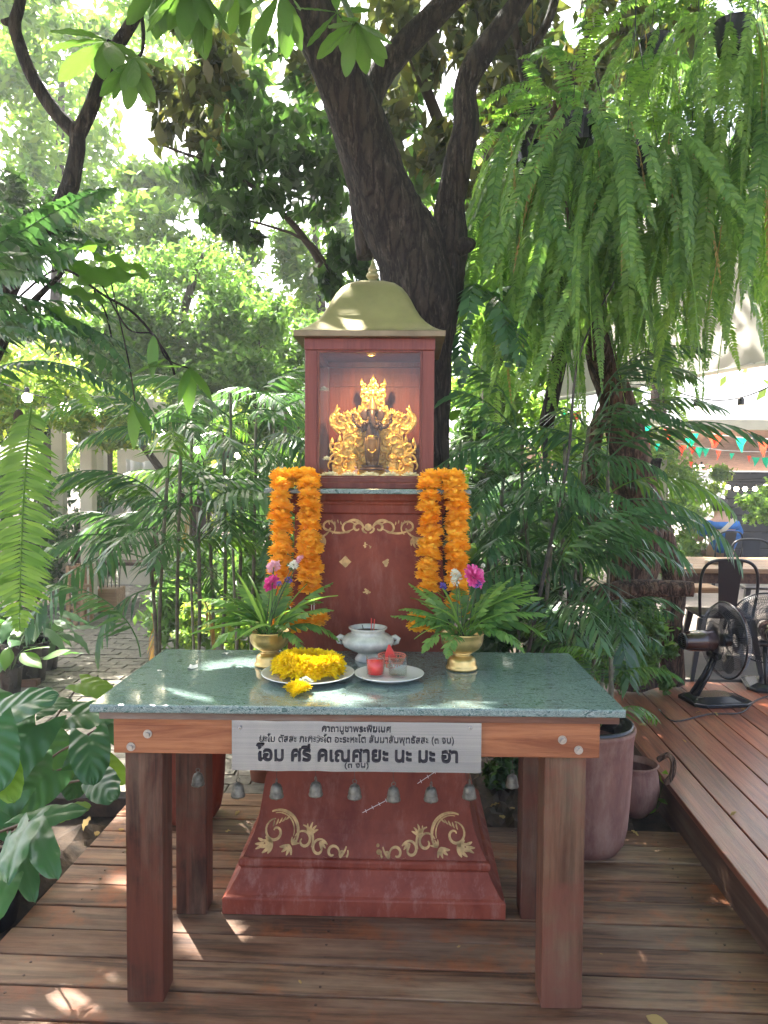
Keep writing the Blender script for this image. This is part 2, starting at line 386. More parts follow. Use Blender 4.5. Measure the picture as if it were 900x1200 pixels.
def single(name, mb, mat, label, cat, group=None, smooth=False, bevel=0, kind=None, auto=False):
    a = np.array([tuple(v) for v in mb.V]); lo = a.min(0); hi = a.max(0)
    c = Vector(((lo[0] + hi[0]) / 2, (lo[1] + hi[1]) / 2, lo[2]))
    o = link(name, mesh_of(name, mb, M[mat] if isinstance(mat, str) else mat, smooth, c), None, c)
    if bevel:
        b = o.modifiers.new('bevel', 'BEVEL'); b.width = bevel; b.segments = 2; b.limit_method = 'ANGLE'
    if auto:
        for p_ in o.data.polygons: p_.use_smooth = True
        o.data.set_sharp_from_angle(angle=R(35))
    return tag(o, label, cat, group, kind)
def copy_tree(o, parent=None, loc=None, rz=None, label=None):
    c = o.copy(); col.objects.link(c)
    if parent: c.parent = parent
    if loc is not None: c.location = loc
    if rz is not None: c.rotation_euler = (0, 0, rz)
    if label: c['label'] = label
    for ch in o.children: copy_tree(ch, c)
    return c
def skinned(name, pts, edges, radii, mat, parent, root=0, sub=2, local=False, label=None):
    me = bpy.data.meshes.new(name); o_ = Vector((0, 0, 0)) if local else off(parent)
    me.from_pydata([tuple(Vector(p) - o_) for p in pts], edges, []); me.materials.append(M[mat])
    o = link(name, me, parent); o.modifiers.new('skin', 'SKIN')
    for i, r in enumerate(radii):
        sv = me.skin_vertices[0].data[i]; sv.radius = (r, r) if isinstance(r, (int, float)) else r; sv.use_root = (i == root)
    s = o.modifiers.new('sub', 'SUBSURF'); s.levels = sub; s.render_levels = sub
    o.modifiers['skin'].use_smooth_shade = True
    if label: o['label'] = label
    return o
def spline(pts, n=6):
    pts = [Vector(p) for p in pts]; out = []
    for i in range(len(pts) - 1):
        p0 = pts[max(i - 1, 0)]; p1 = pts[i]; p2 = pts[i + 1]; p3 = pts[min(i + 2, len(pts) - 1)]
        for k in range(n):
            t = k / n
            out.append(.5 * ((2 * p1) + (p2 - p0) * t + (2 * p0 - 5 * p1 + 4 * p2 - p3) * t * t + (3 * p1 - p0 - 3 * p2 + p3) * t ** 3))
    out.append(pts[-1]); return out
def lerps(vals, n=6):
    out = []
    for i in range(len(vals) - 1):
        for k in range(n): out.append(vals[i] + (vals[i + 1] - vals[i]) * k / n)
    return out + [vals[-1]]

# fast mesh from numpy quads
def np_mesh(name, V, quads, mat, smooth=False):
    me = bpy.data.meshes.new(name); nv = len(V); nf = len(quads)
    me.vertices.add(nv); me.vertices.foreach_set('co', V.astype(np.float32).ravel())
    me.loops.add(nf * 4); me.loops.foreach_set('vertex_index', quads.astype(np.int32).ravel())
    me.polygons.add(nf); me.polygons.foreach_set('loop_start', np.arange(0, nf * 4, 4, dtype=np.int32))
    try: me.polygons.foreach_set('loop_total', np.full(nf, 4, dtype=np.int32))
    except Exception: pass
    me.materials.append(M[mat]); me.update(calc_edges=True)
    return me
def leaf_cloud(rng, C, size, aspect=.45, down=.4, spread=1.0, fold=.12):
    """one diamond-shaped leaf per centre, drooping a little, random heading"""
    n = len(C); th = rng.uniform(0, 2 * np.pi, n); el = rng.normal(-down, .5 * spread, n)
    d = np.stack([np.cos(th) * np.cos(el), np.sin(th) * np.cos(el), np.sin(el)], 1)
    s = np.cross(d, rng.normal(0, .45, (n, 3)) + np.array([0, 0, 1.0])); s /= np.linalg.norm(s, axis=1)[:, None] + 1e-9
    nn = np.cross(s, d)
    L = (size * rng.uniform(.65, 1.35, n))[:, None]; W = L * aspect / 2
    p0 = C - d * L * .5; p2 = C + d * L * .5 - nn * L * .1; m = C - d * L * .04 + nn * L * fold
    V = np.stack([p0, m + s * W - nn * W * .5, p2, m - s * W - nn * W * .5], 1).reshape(-1, 3)
    q = np.arange(n * 4).reshape(n, 4)
    return V, q
def clumps(rng, c, r, k, n, cs=.28, shell=.55):
    c = np.array(c); r = np.array(r)
    u = rng.normal(0, 1, (k, 3)); u /= np.linalg.norm(u, axis=1)[:, None]
    u *= rng.uniform(shell, 1, (k, 1)) ** .7
    cc = c + u * r
    w = rng.uniform(.5, 1.5, k); w /= w.sum(); idx = rng.choice(k, n, p=w)
    g = rng.normal(0, 1, (n, 3)); sz = rng.uniform(.6, 1.3, k)[idx][:, None]
    return cc[idx] + g * r * cs * sz * .6
def crown(name, parent, blobs, size, mat, seed, aspect=.45, down=.4, keep=None, label=None):
    """blobs: (centre, radii, number of clumps, number of leaves)"""
    rng = np.random.default_rng(seed)
    C = np.concatenate([clumps(rng, b[0], b[1], b[2], b[3], *(b[4:] if len(b) > 4 else ())) for b in blobs])
    if keep is not None: C = C[keep(C)]
    V, q = leaf_cloud(rng, C, size, aspect, down)
    V = V - np.array(off(parent))
    o = link(name, np_mesh(name, V, q, mat), parent); o['kind'] = 'stuff'
    if label: o['label'] = label
    return o

def frond_mesh(name, mat, L=1.0, n=30, a0=50, a1=-80, pw=.7, ll=.08, lw=.018, sweep=12, droop=.2, taper=.35, t0=.06, seed=0, wob=.06, rr=.004, prof='fern', jitter=.12, bend=.3):
    rng = random.Random(seed); mb = MB(); N = 26; pts = [Vector((0, 0, 0))]; tang = []
    hd = 0
    for i in range(N):
        t = (i + .5) / N; a = R(a0 + (a1 - a0) * t ** pw); hd += rng.uniform(-wob, wob)
        d = Vector((math.cos(a) * math.cos(hd), math.cos(a) * math.sin(hd), math.sin(a))); tang.append(d)
        pts.append(pts[-1] + d * L / N)
    tang.append(tang[-1])
    mb.tube(pts[::2] if N % 2 == 0 else pts, [rr * (1 - .75 * i / (N / 2)) + rr * .2 for i in range(N // 2 + 1)], 3)
    for k in range(n):
        t = t0 + (1 - t0) * (k + .5) / n
        x = t * N; i = min(int(x), N - 1); p = pts[i].lerp(pts[i + 1], x - i); T = tang[i]
        side = Vector((0, 1, 0)); side = (side - T * side.dot(T)).normalized(); nn = T.cross(side) * -1
        if nn.z < 0 and abs(T.z) < .95: nn = -nn
        if prof == 'fern': l = ll * min(1, (1 - t) * 4 + .12) * min(1, .45 + t * 3)
        elif prof == 'palm': l = ll * (math.sin(math.pi * min(1, .22 + t * .72)) ** .6) 
        else: l = ll * (1 - taper * t) * min(1, (1 - t) * 3 + .15)
        for sgn in (-1, 1):
            sw = R(sweep + (25 * t if prof == 'palm' else 0) + rng.uniform(-6, 6)); l2 = l * rng.uniform(1 - jitter, 1 + jitter)
            if rng.random() < .02: continue
            d = side * sgn * math.cos(sw) + T * math.sin(sw) + Vector((0, 0, -1)) * (droop * rng.uniform(.6, 1.4)); d.normalize()
            wv = (T - d * T.dot(d)).normalized(); wv = (wv + nn * rng.uniform(-.5, .5)).normalized()
            d2 = (d + Vector((0, 0, -bend * rng.uniform(.4, 1.5)))).normalized(); w = lw * rng.uniform(.85, 1.15) / 2
            a = p + d * l2 * .45; b = a + d2 * l2 * .55
            mb.add([p - wv * w * .45, p + wv * w * .45, a + wv * w, a - wv * w, b], [(0, 1, 2, 3), (3, 2, 4)])
    return mesh_of(name, mb, M[mat], fix=False)

def leaf_mesh(name, mat, L, W, shape='heart', nu=12, nv=8, ribs=.0, cup=.12, curl=.5, wave=0, seed=0, fold=.1):
    """grid leaf from its petiole at the origin towards +X, normal +Z"""
    rng = random.Random(seed); V = []; Fc = []
    for i in range(nu + 1):
        u = i / nu
        if shape == 'heart': wd = (1 - u) ** .62 * (.62 + 1.1 * u) ** .9 * .98 if u > .0 else .60
        elif shape == 'obovate': wd = (math.sin(math.pi * u ** 1.5)) ** .7 if 0 < u < 1 else .04
        elif shape == 'lance': wd = math.sin(math.pi * u ** .8) ** .9 if 0 < u < 1 else .03
        else: wd = min(1, .35 + u * 2) * (1 - u ** 4) ** .6 if u < 1 else .03
        for j in range(-nv, nv + 1):
            v = j / nv; x = u * L; y = v * wd * W / 2
            if shape == 'heart':
                x = u * L - L * .34 * (abs(v) ** 1.1) * (1 - u) ** 2.4 * (1 if abs(v) < .95 else .8)
                if i == 0: y = v * W * .33
            z = -curl * L * .35 * (u ** 2) + abs(v) * fold * W * .5 - cup * W * (v * v) * .6
            z += ribs * W * .03 * math.cos((u * 9 - abs(v) * 3.2) * math.pi) * (abs(v) ** .3)
            z += wave * W * .09 * math.sin(u * 19 + (3 if v > 0 else 0) + seed) * abs(v) ** 1.5
            V.append((x, y, z))
    m = 2 * nv + 1
    for i in range(nu):
        for j in range(m - 1): Fc.append((i * m + j, (i + 1) * m + j, (i + 1) * m + j + 1, i * m + j + 1))
    mb = MB(); mb.add(V, Fc); me = mesh_of(name, mb, M[mat], True, fix=False); return me

def orient(o, pos, direction, normal, scale=1.0):
    x = Vector(direction).normalized(); z = Vector(normal); z = (z - x * z.dot(x)).normalized(); y = z.cross(x)
    m = Matrix((x, y, z)).transposed()
    o.rotation_mode = 'QUATERNION'; o.rotation_quaternion = m.to_quaternion()
    o.location = Vector(pos) - off(o.parent) if o.parent else Vector(pos); o.scale = (scale,) * 3
    return o
def place(name, me, parent, pos, az, tilt=0, scale=1.0, roll=0):
    """instance whose +X points along azimuth az (degrees, 0 = +X, 90 = away), tilted up by tilt"""
    o = link(name, me, parent)
    o.rotation_euler = (R(roll), -R(tilt), R(az)); o.location = Vector(pos) - (off(parent) if parent else Vector())
    o.scale = (scale,) * 3; return o
# ================================================================== SETTING
mb = MB(); mb.add([(-80, -80, -.14), (80, -80, -.14), (80, 80, -.14), (-80, 80, -.14)], [(0, 1, 2, 3)])
g = link('ground', mesh_of('ground', mb, M['soil']), None); g['kind'] = 'structure'

# lower deck: cross planks, slightly turned against the table
deck = thing('lower_deck', (0, 0, 0), None, None, kind='structure', rz=-.035)
XL, XR = -1.36, 1.145
y = .62; k = 0
rd = random.Random(3)
while y < 3.66:
    x1 = XR + .02 if y < 3.3 else .28
    m_ = MB(); dz = rd.uniform(-.002, .002); g_ = rd.uniform(.0025, .006)
    xl = XL + rd.uniform(-.006, .006)
    if y > 2.9 and y < 3.2: pass
    m_.mm(xl - .02, x1, y + g_, y + .145 - g_, -.03 + dz, 0 + dz)
    part('plank', m_, 'deck', deck, bevel=.003, local=True)
    for xs in (XL + .12, -.35, .55):
        pass
    y += .145
m_ = MB(); m_.mm(XL - .03, XR, .6, 3.66, -.13, -.034); part('joists', m_, 'soil', deck, local=True)
m_ = MB()
for yy in np.arange(.62 + .145 * 0, 3.3, .145):
    for xs in (-1.22, -.30, .42, 1.02):
        for d in (.04, .105):
            if rd.random() < .8: m_.lathe([(.0045, -.001), (.0045, .0026), (.0001, .003)], (xs + rd.uniform(-.01, .01), yy + d, 0), 8)
part('screws', m_, 'riser', deck, local=True)

# raised deck with its riser
rdk = thing('raised_deck', (1.124, 0, 0), None, None, kind='structure', rz=-.045)
m_ = MB(); m_.mm(1.13, 1.16, .5, 5.3, -.12, .134); part('riser_board', m_, 'riser', rdk, bevel=.004)
m_ = MB(); m_.mm(1.17, 5.3, .5, 5.2, -.1, .125); part('joists', m_, 'soil', rdk)
x = 1.118; k = 0
while x < 5.0:
    m_ = MB(); dz = rd.uniform(-.0015, .0015); L0 = 5.3
    m_.mm(x + .003, x + .150 - .003, .5, L0, .137 + dz, .165 + dz)
    part('board', m_, 'deck_red', rdk, bevel=.004); x += .1505
m_ = MB(); m_.mm(-14, 14, -14, .60, -.13, -.015); o = link('unseen_bounce_yard', mesh_of('unseen_bounce_yard', m_, M['concrete']), None); o['kind'] = 'structure'  # unseen pale ground, added to bounce light onto the plate and fronts
m_ = MB(); m_.mm(1.9, 26, 5.34, 26, -.1, .16)
rdk.location.x = 1.105
o = link('patio_floor', mesh_of('patio_floor', m_, M['patio']), None); o['kind'] = 'structure'

# brick path on the left
path = thing('brick_path', (-2.4, 6, 0), None, None, kind='structure', rz=0)
m_ = MB(); m_.mm(-4.2, .2, 3.68, 14, -.12, -.035); part('sand_bed', m_, 'soil', path)
base = MB(); base.mm(-.102, .102, -.052, .052, -.06, 0)
def paver_mesh(seed):
    r_ = random.Random(seed); a = MB(); b = [(-.101, -.055), (.101, -.055), (.101, .055), (-.101, .055)]
    a.hexa([(x, y, -.05) for x, y in b], [(x * .985 + r_.uniform(-.002, .002), y * .97, r_.uniform(-.003, .003)) for x, y in b])
    return mesh_of('paver', a, M['paver'])
pms = [paver_mesh(i) for i in range(6)]
pv = []
for i in range(80):
    yy = 3.75 + i * .116
    for j in range(-22, 2):
        xx = -.3 + j * .21 + (.105 if i % 2 else 0)
        lim = -2.75 - (yy - 5) * .26 if yy > 4.6 else -2.6
        if xx < lim - .2 or xx > .1: continue
        if yy > 4.9 and xx > -1.0: continue
        pv.append((abs(yy - 5.8) + (0 if xx < -1.1 else 3), xx, yy))
pv.sort()
for k, (_, xx, yy) in enumerate(pv[:290]):
    o = link('paver', rd.choice(pms), path); o.location = Vector((xx, yy, rd.uniform(-.004, .003))) - path.location; o.rotation_euler = (0, 0, rd.uniform(-.02, .02))
m_ = MB()
for _, xx, yy in pv[290:]: m_.mm(xx - .101, xx + .101, yy - .054, yy + .054, -.05, rd.uniform(-.004, .003))
part('paving_stones', m_, 'paver', path)['kind'] = 'stuff'

# planting soil right behind the deck, left bed
m_ = MB(); 
def mound(x0, x1, y0, y1, z, amp, seed, n=26):
    r_ = random.Random(seed); V = []; Fc = []
    for i in range(n + 1):
        for j in range(n + 1):
            e = min(i, n - i, j, n - j)
            V.append((x0 + (x1 - x0) * i / n, y0 + (y1 - y0) * j / n, -.13 if e == 0 else z + amp * r_.uniform(-1, 1)))
    for i in range(n):
        for j in range(n): Fc.append((i * (n + 1) + j, (i + 1) * (n + 1) + j, (i + 1) * (n + 1) + j + 1, i * (n + 1) + j + 1))
    return V, Fc
for nm, a in (('soil_bed', (.30, 1.11, 3.33, 5.1, .0, .02, 1)), ('soil_bed', (.3, 1.12, 4.95, 12, .0, .03, 2)), ('soil_bed', (-1.1, .35, 4.9, 12, -.01, .02, 4)), ('soil_bed', (-3.2, -1.36, .4, 3.6, -.07, .02, 3)), ('soil_bed', (-9, -3.9, 3.8, 14, -.05, .03, 6))):
    m_ = MB(); m_.add(*mound(*a)); o = link(nm, mesh_of(nm, m_, M['soil']), None); o['kind'] = 'structure'

# ================================================================== TABLE
A = P(104, 838, 2.126); B = P(734, 844, 2.126)
tx0, tx1 = A.x, B.x; ty0, ty1 = 2.126, 2.835; TZ = .902
tb = thing('offering_table', ((tx0 + tx1) / 2, (ty0 + ty1) / 2, 0), 'wooden offering table with polished green marble top and square posts in front of the shrine', 'table')
m_ = MB(); m_.mm(tx0, tx1, ty0, ty1, TZ - .024, TZ); part('tabletop', m_, 'marble', tb, bevel=.005)
m_ = MB(); m_.mm(tx0 + .02, tx1 - .012, ty0 + .022, ty1 - .02, TZ - .048, TZ - .0245); part('sub_frame', m_, 'strip', tb, bevel=.002)
bx0, bx1 = P(133, 870, 2.165).x, P(703, 870, 2.165).x
bz1, bz0 = TZ - .0485, .750
m_ = MB(); m_.mm(bx0, bx1, 2.165, 2.182, bz0, bz1); part('front_apron', m_, 'beam', tb, bevel=.003)
m_ = MB(); m_.mm(bx0, bx1, ty1 - .06, ty1 - .035, bz0, bz1); part('rear_apron', m_, 'beam', tb, bevel=.003)
for xx in (bx0 + .02, bx1 - .045):
    m_ = MB(); m_.mm(xx, xx + .025, 2.29, ty1 - .16, bz0, bz1); part('side_apron', m_, 'leg', tb, bevel=.003)
def leg(x0, x1, y0, y1, mat):
    m_ = MB(); m_.mm(x0, x1, y0, y1, 0, bz1 - .0005); part('leg', m_, mat, tb, bevel=.004)
la, lb = P(147.5, 1040, 2.184).x, P(191, 1040, 2.184).x
ra, rb = P(636, 1040, 2.184).x, P(684.5, 1040, 2.184).x
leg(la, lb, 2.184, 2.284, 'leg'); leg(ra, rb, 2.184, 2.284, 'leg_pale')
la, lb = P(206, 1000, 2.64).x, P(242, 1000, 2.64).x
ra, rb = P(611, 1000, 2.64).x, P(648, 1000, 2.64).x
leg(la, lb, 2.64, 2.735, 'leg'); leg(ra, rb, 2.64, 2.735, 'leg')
for px, py in ((173, 860), (153.5, 875), (659, 867), (678, 879)):
    c = P(px, py, 2.164); m_ = MB()
    f_ = lambda r, d: [(c.x + r * math.cos(q * math.pi / 3 + .3), c.y - d, c.z + r * math.sin(q * math.pi / 3 + .3)) for q in range(6)]
    ring = lambda r, d: [(c.x + r * math.cos(q * math.pi / 8), c.y - d, c.z + r * math.sin(q * math.pi / 8)) for q in range(16)]
    m_.add(ring(.0125, -.001) + ring(.0125, .002), [tuple(range(16)), tuple(range(31, 15, -1))] + [(i, i + 16, (i + 1) % 16 + 16, (i + 1) % 16) for i in range(16)])
    m_.add(f_(.0075, .002) + f_(.0065, .009), [tuple(range(6)), tuple(range(11, 5, -1))] + [(i, i + 6, (i + 1) % 6 + 6, (i + 1) % 6) for i in range(6)])
    part('bolt', m_, 'steel', tb)

# ---- steel plate with the prayer
sa, sb = P(271.5, 880, 2.155), P(564, 880, 2.155)
sz0, sz1 = P(420, 904.5, 2.155).z, TZ - .0505
sg = thing('prayer_plate', ((sa.x + sb.x) / 2, 2.155, sz0), 'brushed steel plate with black Thai prayer lettering fixed on the table front', 'sign')
m_, nt_, bs_ = newmat('brushed_steel')
mp_ = coords(nt_, (1.2, 1, 260), rnd=False); n_ = noise(nt_, mp_, 1.0, 3)
nt_.links.new(ramp(nt_, n_.outputs[0], [(.3, (.36, .385, .42)), (.7, (.50, .52, .55))]).outputs[0], bs_.inputs['Base Color'])
bs_.inputs['Metallic'].default_value = 1; bs_.inputs['Roughness'].default_value = .16; bump(nt_, bs_, n_.outputs[0], .05, .001)
M['sheet_steel'] = m_
m_ = MB(); N = 40
V = []; 
for i in range(N + 1):
    x = sa.x + (sb.x - sa.x) * i / N; dy = (.0022 * math.sin(i * .62) + .0012 * math.sin(i * 1.4 + 1)) * (1 if i < 20 else .22)
    for zz, yy in ((sz0, 0), (sz1, 0), (sz1, .0015), (sz0, .0015)): V.append((x, 2.156 + dy + yy, zz))
Fc = []
for i in range(N):
    for k in range(4): Fc.append((i * 4 + k, i * 4 + (k + 1) % 4, i * 4 + 4 + (k + 1) % 4, i * 4 + 4 + k))
Fc += [(0, 1, 2, 3), (N * 4 + 3, N * 4 + 2, N * 4 + 1, N * 4)]
m_.add(V, Fc); plo = part('plate', m_, 'sheet_steel', sg, auto=True)
def text(body, pxa, pxb, pytop, pybot, bold=0, zref=None):
    cu = bpy.data.curves.new('lettering', 'FONT'); cu.body = body; cu.size = 1; cu.offset = bold; cu.resolution_u = 3
    ob = bpy.data.objects.new('lettering', cu); col.objects.link(ob); bpy.context.view_layer.update()
    ev = ob.evaluated_get(bpy.context.evaluated_depsgraph_get()); me = bpy.data.meshes.new_from_object(ev)
    bpy.data.objects.remove(ob)
    a = np.empty(len(me.vertices) * 3); me.vertices.foreach_get('co', a); a = a.reshape(-1, 3)
    Y = 2.1515; p0, p1 = P(pxa, 880, Y), P(pxb, 880, Y); z1, z0 = P(418, pytop, Y).z, P(418, pybot, Y).z
    lo, hi = a.min(0), a.max(0)
    X = p0.x + (a[:, 0] - lo[0]) / (hi[0] - lo[0]) * (p1.x - p0.x); Z = z0 + (a[:, 1] - lo[1]) / (hi[1] - lo[1]) * (z1 - z0)
    o_ = off(sg); b_ = np.stack([X - o_.x, np.full(len(X), Y - o_.y), Z - o_.z], 1)
    me.vertices.foreach_set('co', b_.ravel()); me.materials.clear(); me.materials.append(M['ink']); me.update()
    o = link('lettering', me, plo)
    if len(body) < 9: o['kind'] = 'stuff'; s_ = o.modifiers.new('depth', 'SOLIDIFY'); s_.thickness = .0006; return o
text('คาถาบูชาพระพิฆเนศ', 377, 458, 850.5, 861, .012)
text('นะโม ตัสสะ ภะคะวะโต อะระหะโต สัมมาสัมพุทธัสสะ (๓ จบ)', 304, 532, 861.5, 873.5, .004)
text('โอม ศรี คเณศายะ นะ มะ ฮา', 300, 537, 873, 893.5, .026)
text('(๓ จบ)', 404, 432, 894, 902, .004)
for px in (281, 551):
    c = P(px, 853, 2.153); m_ = MB(); m_.ball(c, (.0045, .002, .0045), 8, 6); part('screw', m_, 'steel', plo, smooth=True)

# ---- bells
def bell_mb():
    m_ = MB()
    m_.lathe([(.0195, 0), (.0205, .003), (.0185, .008), (.0170, .018), (.0160, .026), (.0125, .034), (.006, .038), (.0035, .039), (.0035, .041)], (0, 0, 0), 20)
    m_.lathe([(.0178, .0135), (.0186, .0145), (.0178, .0155)], (0, 0, 0), 20)
    return m_
def make_bell():
    r = thing('temple_bell', (0, 0, 0), 'x', 'bell', 'small verdigris bells hanging under the table front')
    bc = part('bell_cup', bell_mb(), 'bell', r, smooth=True, local=True)
    m_ = MB(); m_.tube([(.006 * math.cos(q), 0, .046 + .006 * math.sin(q)) for q in np.linspace(0, 2 * math.pi, 12, endpoint=False)], .0013, 6, closed=True); part('hanging_loop', m_, 'bell', bc, smooth=True, local=True)
    m_ = MB(); m_.tube([(0, 0, .052), (.001, 0, .075), (0, 0, .10)], .0008, 5); part('cord', m_, 'riser', r, local=True)
    m_ = MB(); m_.tube([(0, 0, .02), (0, 0, -.004)], .0008, 5); m_.ball((0, 0, -.006), .0035, 8, 6); part('clapper', m_, 'bell', bc, smooth=True, local=True)
    return r
bells = [(232, 920, 2.30, 'small bell hanging alone before the left rear post, left of the steel plate'),
         (279, 933, 2.22, 'bell hanging under the left end of the steel plate over the open deck'),
         (324, 934, 2.22, 'bell second from left under the plate, by the left corner of the red pedestal'),
         (370, 932, 2.22, 'bell third from left under the plate, above the left gold scrollwork'),
         (415.5, 935, 2.22, 'bell fourth from left under the plate, below the small bracketed line of text'),
         (461, 938, 2.22, 'bell fifth from left under the plate, hanging slightly lower with its clapper showing'),
         (505, 938, 2.22, 'bell under the plate beside the upper pale scratch on the pedestal'),
         (550, 935, 2.22, 'bell at the right end under the steel plate, by the pedestal corner'),
         (600, 922, 2.30, 'pale bell hanging alone right of the steel plate, before dark leaves')]
b0 = make_bell()
for i, (px, py, Y, lab) in enumerate(bells):
    p = P(px, py, Y)
    r = b0 if i == 0 else copy_tree(b0)
    r.location = p; r['label'] = lab; r.rotation_euler = (0, 0, i * .7)
    s_ = 1.0 if Y > 2.25 else 1.06
    r.scale = (s_,) * 3

# ================================================================== SHRINE (local frame: z up, -y to the viewer)
SX, SY = P(428, 1066, 3.14).x * 0, 3.14
SX = (P(256, 1071, 2.635).x + P(600, 1079, 2.635).x) / 2
shr = thing('spirit_shrine', (SX, SY, .04), 'red spirit shrine with flared pedestal, glazed cabinet and bell-shaped brass roof under the tree', 'shrine', rz=-.013)
prof = [(.500, -.04), (.500, .014), (.497, .020), (.488, .026), (.480, .036), (.468, .055), (.452, .082), (.444, .102), (.449, .108), (.452, .113), (.452, .130), (.448, .136), (.437, .138)]
m_ = MB(); m_.square(prof); part('plinth', m_, 'redlow', shr, bevel=.003, local=True)
prof = [(.437, .1385), (.420, .175), (.403, .215), (.390, .26), (.380, .32), (.370, .39), (.350, .50), (.325, .65), (.302, .82), (.288, 1.0), (.279, 1.2), (.275, 1.370)]
m_ = MB(); m_.square(prof); bodyo = part('pedestal_body', m_, 'red', shr, local=True)
m_ = MB(); m_.square([(.279, 1.3705), (.285, 1.376), (.285, 1.405), (.290, 1.410), (.290, 1.416), (.300, 1.424), (.300, 1.447)]); part('cornice', m_, 'red', shr, bevel=.0015, local=True)
m_ = MB(); m_.square([(.372, 1.4475), (.374, 1.450), (.374, 1.463), (.371, 1.466)]); part('ledge_slab', m_, 'marble', shr, bevel=.002, local=True)
def bodyhw(z):
    for (h0, z0), (h1, z1) in zip(prof, prof[1:]):
        if z0 <= z <= z1: return h0 + (h1 - h0) * (z - z0) / (z1 - z0)
    return prof[-1][0]
H = .243; z0, z1 = 1.4665, 2.018
m_ = MB(); m_.mm(-H - .004, H + .004, -H - .004, H + .004, z0, z0 + .022); part('cabinet_floor', m_, 'redwood', shr, bevel=.002, local=True)
for sx in (-1, 1):
    for sy in (-1, 1):
        m_ = MB(); m_.mm(*sorted((sx * H, sx * (H - .046))), *sorted((sy * H, sy * (H - .046))), z0 + .0225, z1 - .034); part('corner_post', m_, 'redwood', shr, bevel=.003, local=True)
for sy in (-1, 1):
    m_ = MB(); m_.mm(-H + .0465, H - .0465, *sorted((sy * (H - .004), sy * (H - .03))), z0 + .0225, z0 + .040); part('bottom_rail', m_, 'redwood', shr, bevel=.002, local=True)
m_ = MB()
for sy in (-1, 1): m_.mm(-H - .002, H + .002, *sorted((sy * (H + .002), sy * (H - .044))), z1 - .0335, z1 + .01)
for sx in (-1, 1): m_.mm(*sorted((sx * (H + .002), sx * (H - .044))), -H + .0445, H - .0445, z1 - .0335, z1 + .01)
part('head_rail', m_, 'redwood', shr, bevel=.002, local=True)
# glazing beads
m_ = MB(); g0, g1 = z0 + .0405, z1 - .034; gi = H - .0465
for a in ((-gi, -gi + .007, g0 + .007, g1 - .007), (gi - .007, gi, g0 + .007, g1 - .007), (-gi, gi, g1 - .0069, g1), (-gi, gi, g0, g0 + .0069)): m_.mm(a[0], a[1], -H + .006, -H + .016, a[2], a[3])
part('glazing_bead', m_, 'redwood', shr, local=True)
m_ = MB(); m_.mm(-gi + .0005, gi - .0005, -H + .0165, -H + .020, g0, g1); part('front_pane', m_, 'pane', shr, local=True)
for sx in (-1, 1):
    m_ = MB(); m_.mm(*sorted((sx * (H - .020), sx * (H - .0235))), -gi, gi, z0 + .0225, z1 - .034); part('side_pane', m_, 'pane', shr, local=True)
m_ = MB(); m_.mm(-gi, gi, H - .022, H - .012, z0 + .0405, z1 - .034); part('back_panel', m_, 'redin', shr, local=True)
m_ = MB()
m_.mm(-gi, gi, H - .028, H - .0225, z1 - .115, z1 - .095); m_.mm(-gi, gi, H - .026, H - .0225, z1 - .060, z1 - .052); part('back_moulding', m_, 'redin', shr, local=True)
m_ = MB(); m_.mm(-H + .03, H - .03, -H + .03, H - .03, z1 - .012, z1 + .0); part('ceiling_panel', m_, 'redin', shr, local=True)
# roof
rp = [(.280, 2.030), (.281, 2.052), (.276, 2.056)]
m_ = MB(); m_.square([(.281, 2.029), (.2815, 2.050), (.279, 2.0515)]); part('eave', m_, 'brass_dark', shr, bevel=.0015, local=True)
RP = [(.278, 2.052), (.262, 2.058), (.236, 2.075), (.211, 2.098), (.190, 2.125), (.172, 2.158), (.156, 2.193), (.140, 2.224), (.120, 2.252), (.094, 2.274), (.060, 2.288), (.03, 2.292)]
m_ = MB(); V = []; Fc = []; nc = 6; per = 4 * (nc + 1)
for i, (h, z) in enumerate(RP):
    rc = min(.5, .04 + .46 * (i / (len(RP) - 1)) ** 1.6) * h
    for q, (sx, sy) in enumerate(((-1, -1), (1, -1), (1, 1), (-1, 1))):
        for t in range(nc + 1):
            a = R(180 + 90 * q + 90 * t / nc)
            V.append((sx * (h - rc) + rc * math.cos(a), sy * (h - rc) + rc * math.sin(a), z))
for i in range(len(RP) - 1):
    for k in range(per): Fc.append((i * per + k, i * per + (k + 1) % per, (i + 1) * per + (k + 1) % per, (i + 1) * per + k))
Fc.append(tuple((len(RP) - 1) * per + k for k in range(per)))
m_.add(V, Fc); part('roof', m_, 'brass', shr, local=True, auto=True)
m_ = MB(); m_.lathe([(.032, 2.288), (.030, 2.297), (.018, 2.300), (.016, 2.307), (.024, 2.313), (.027, 2.322), (.023, 2.331), (.015, 2.336), (.018, 2.341), (.019, 2.347), (.013, 2.356), (.007, 2.370), (.004, 2.385), (.001, 2.396)], (0, 0, 0), 24)
part('finial', m_, 'brass', shr, smooth=True, local=True)

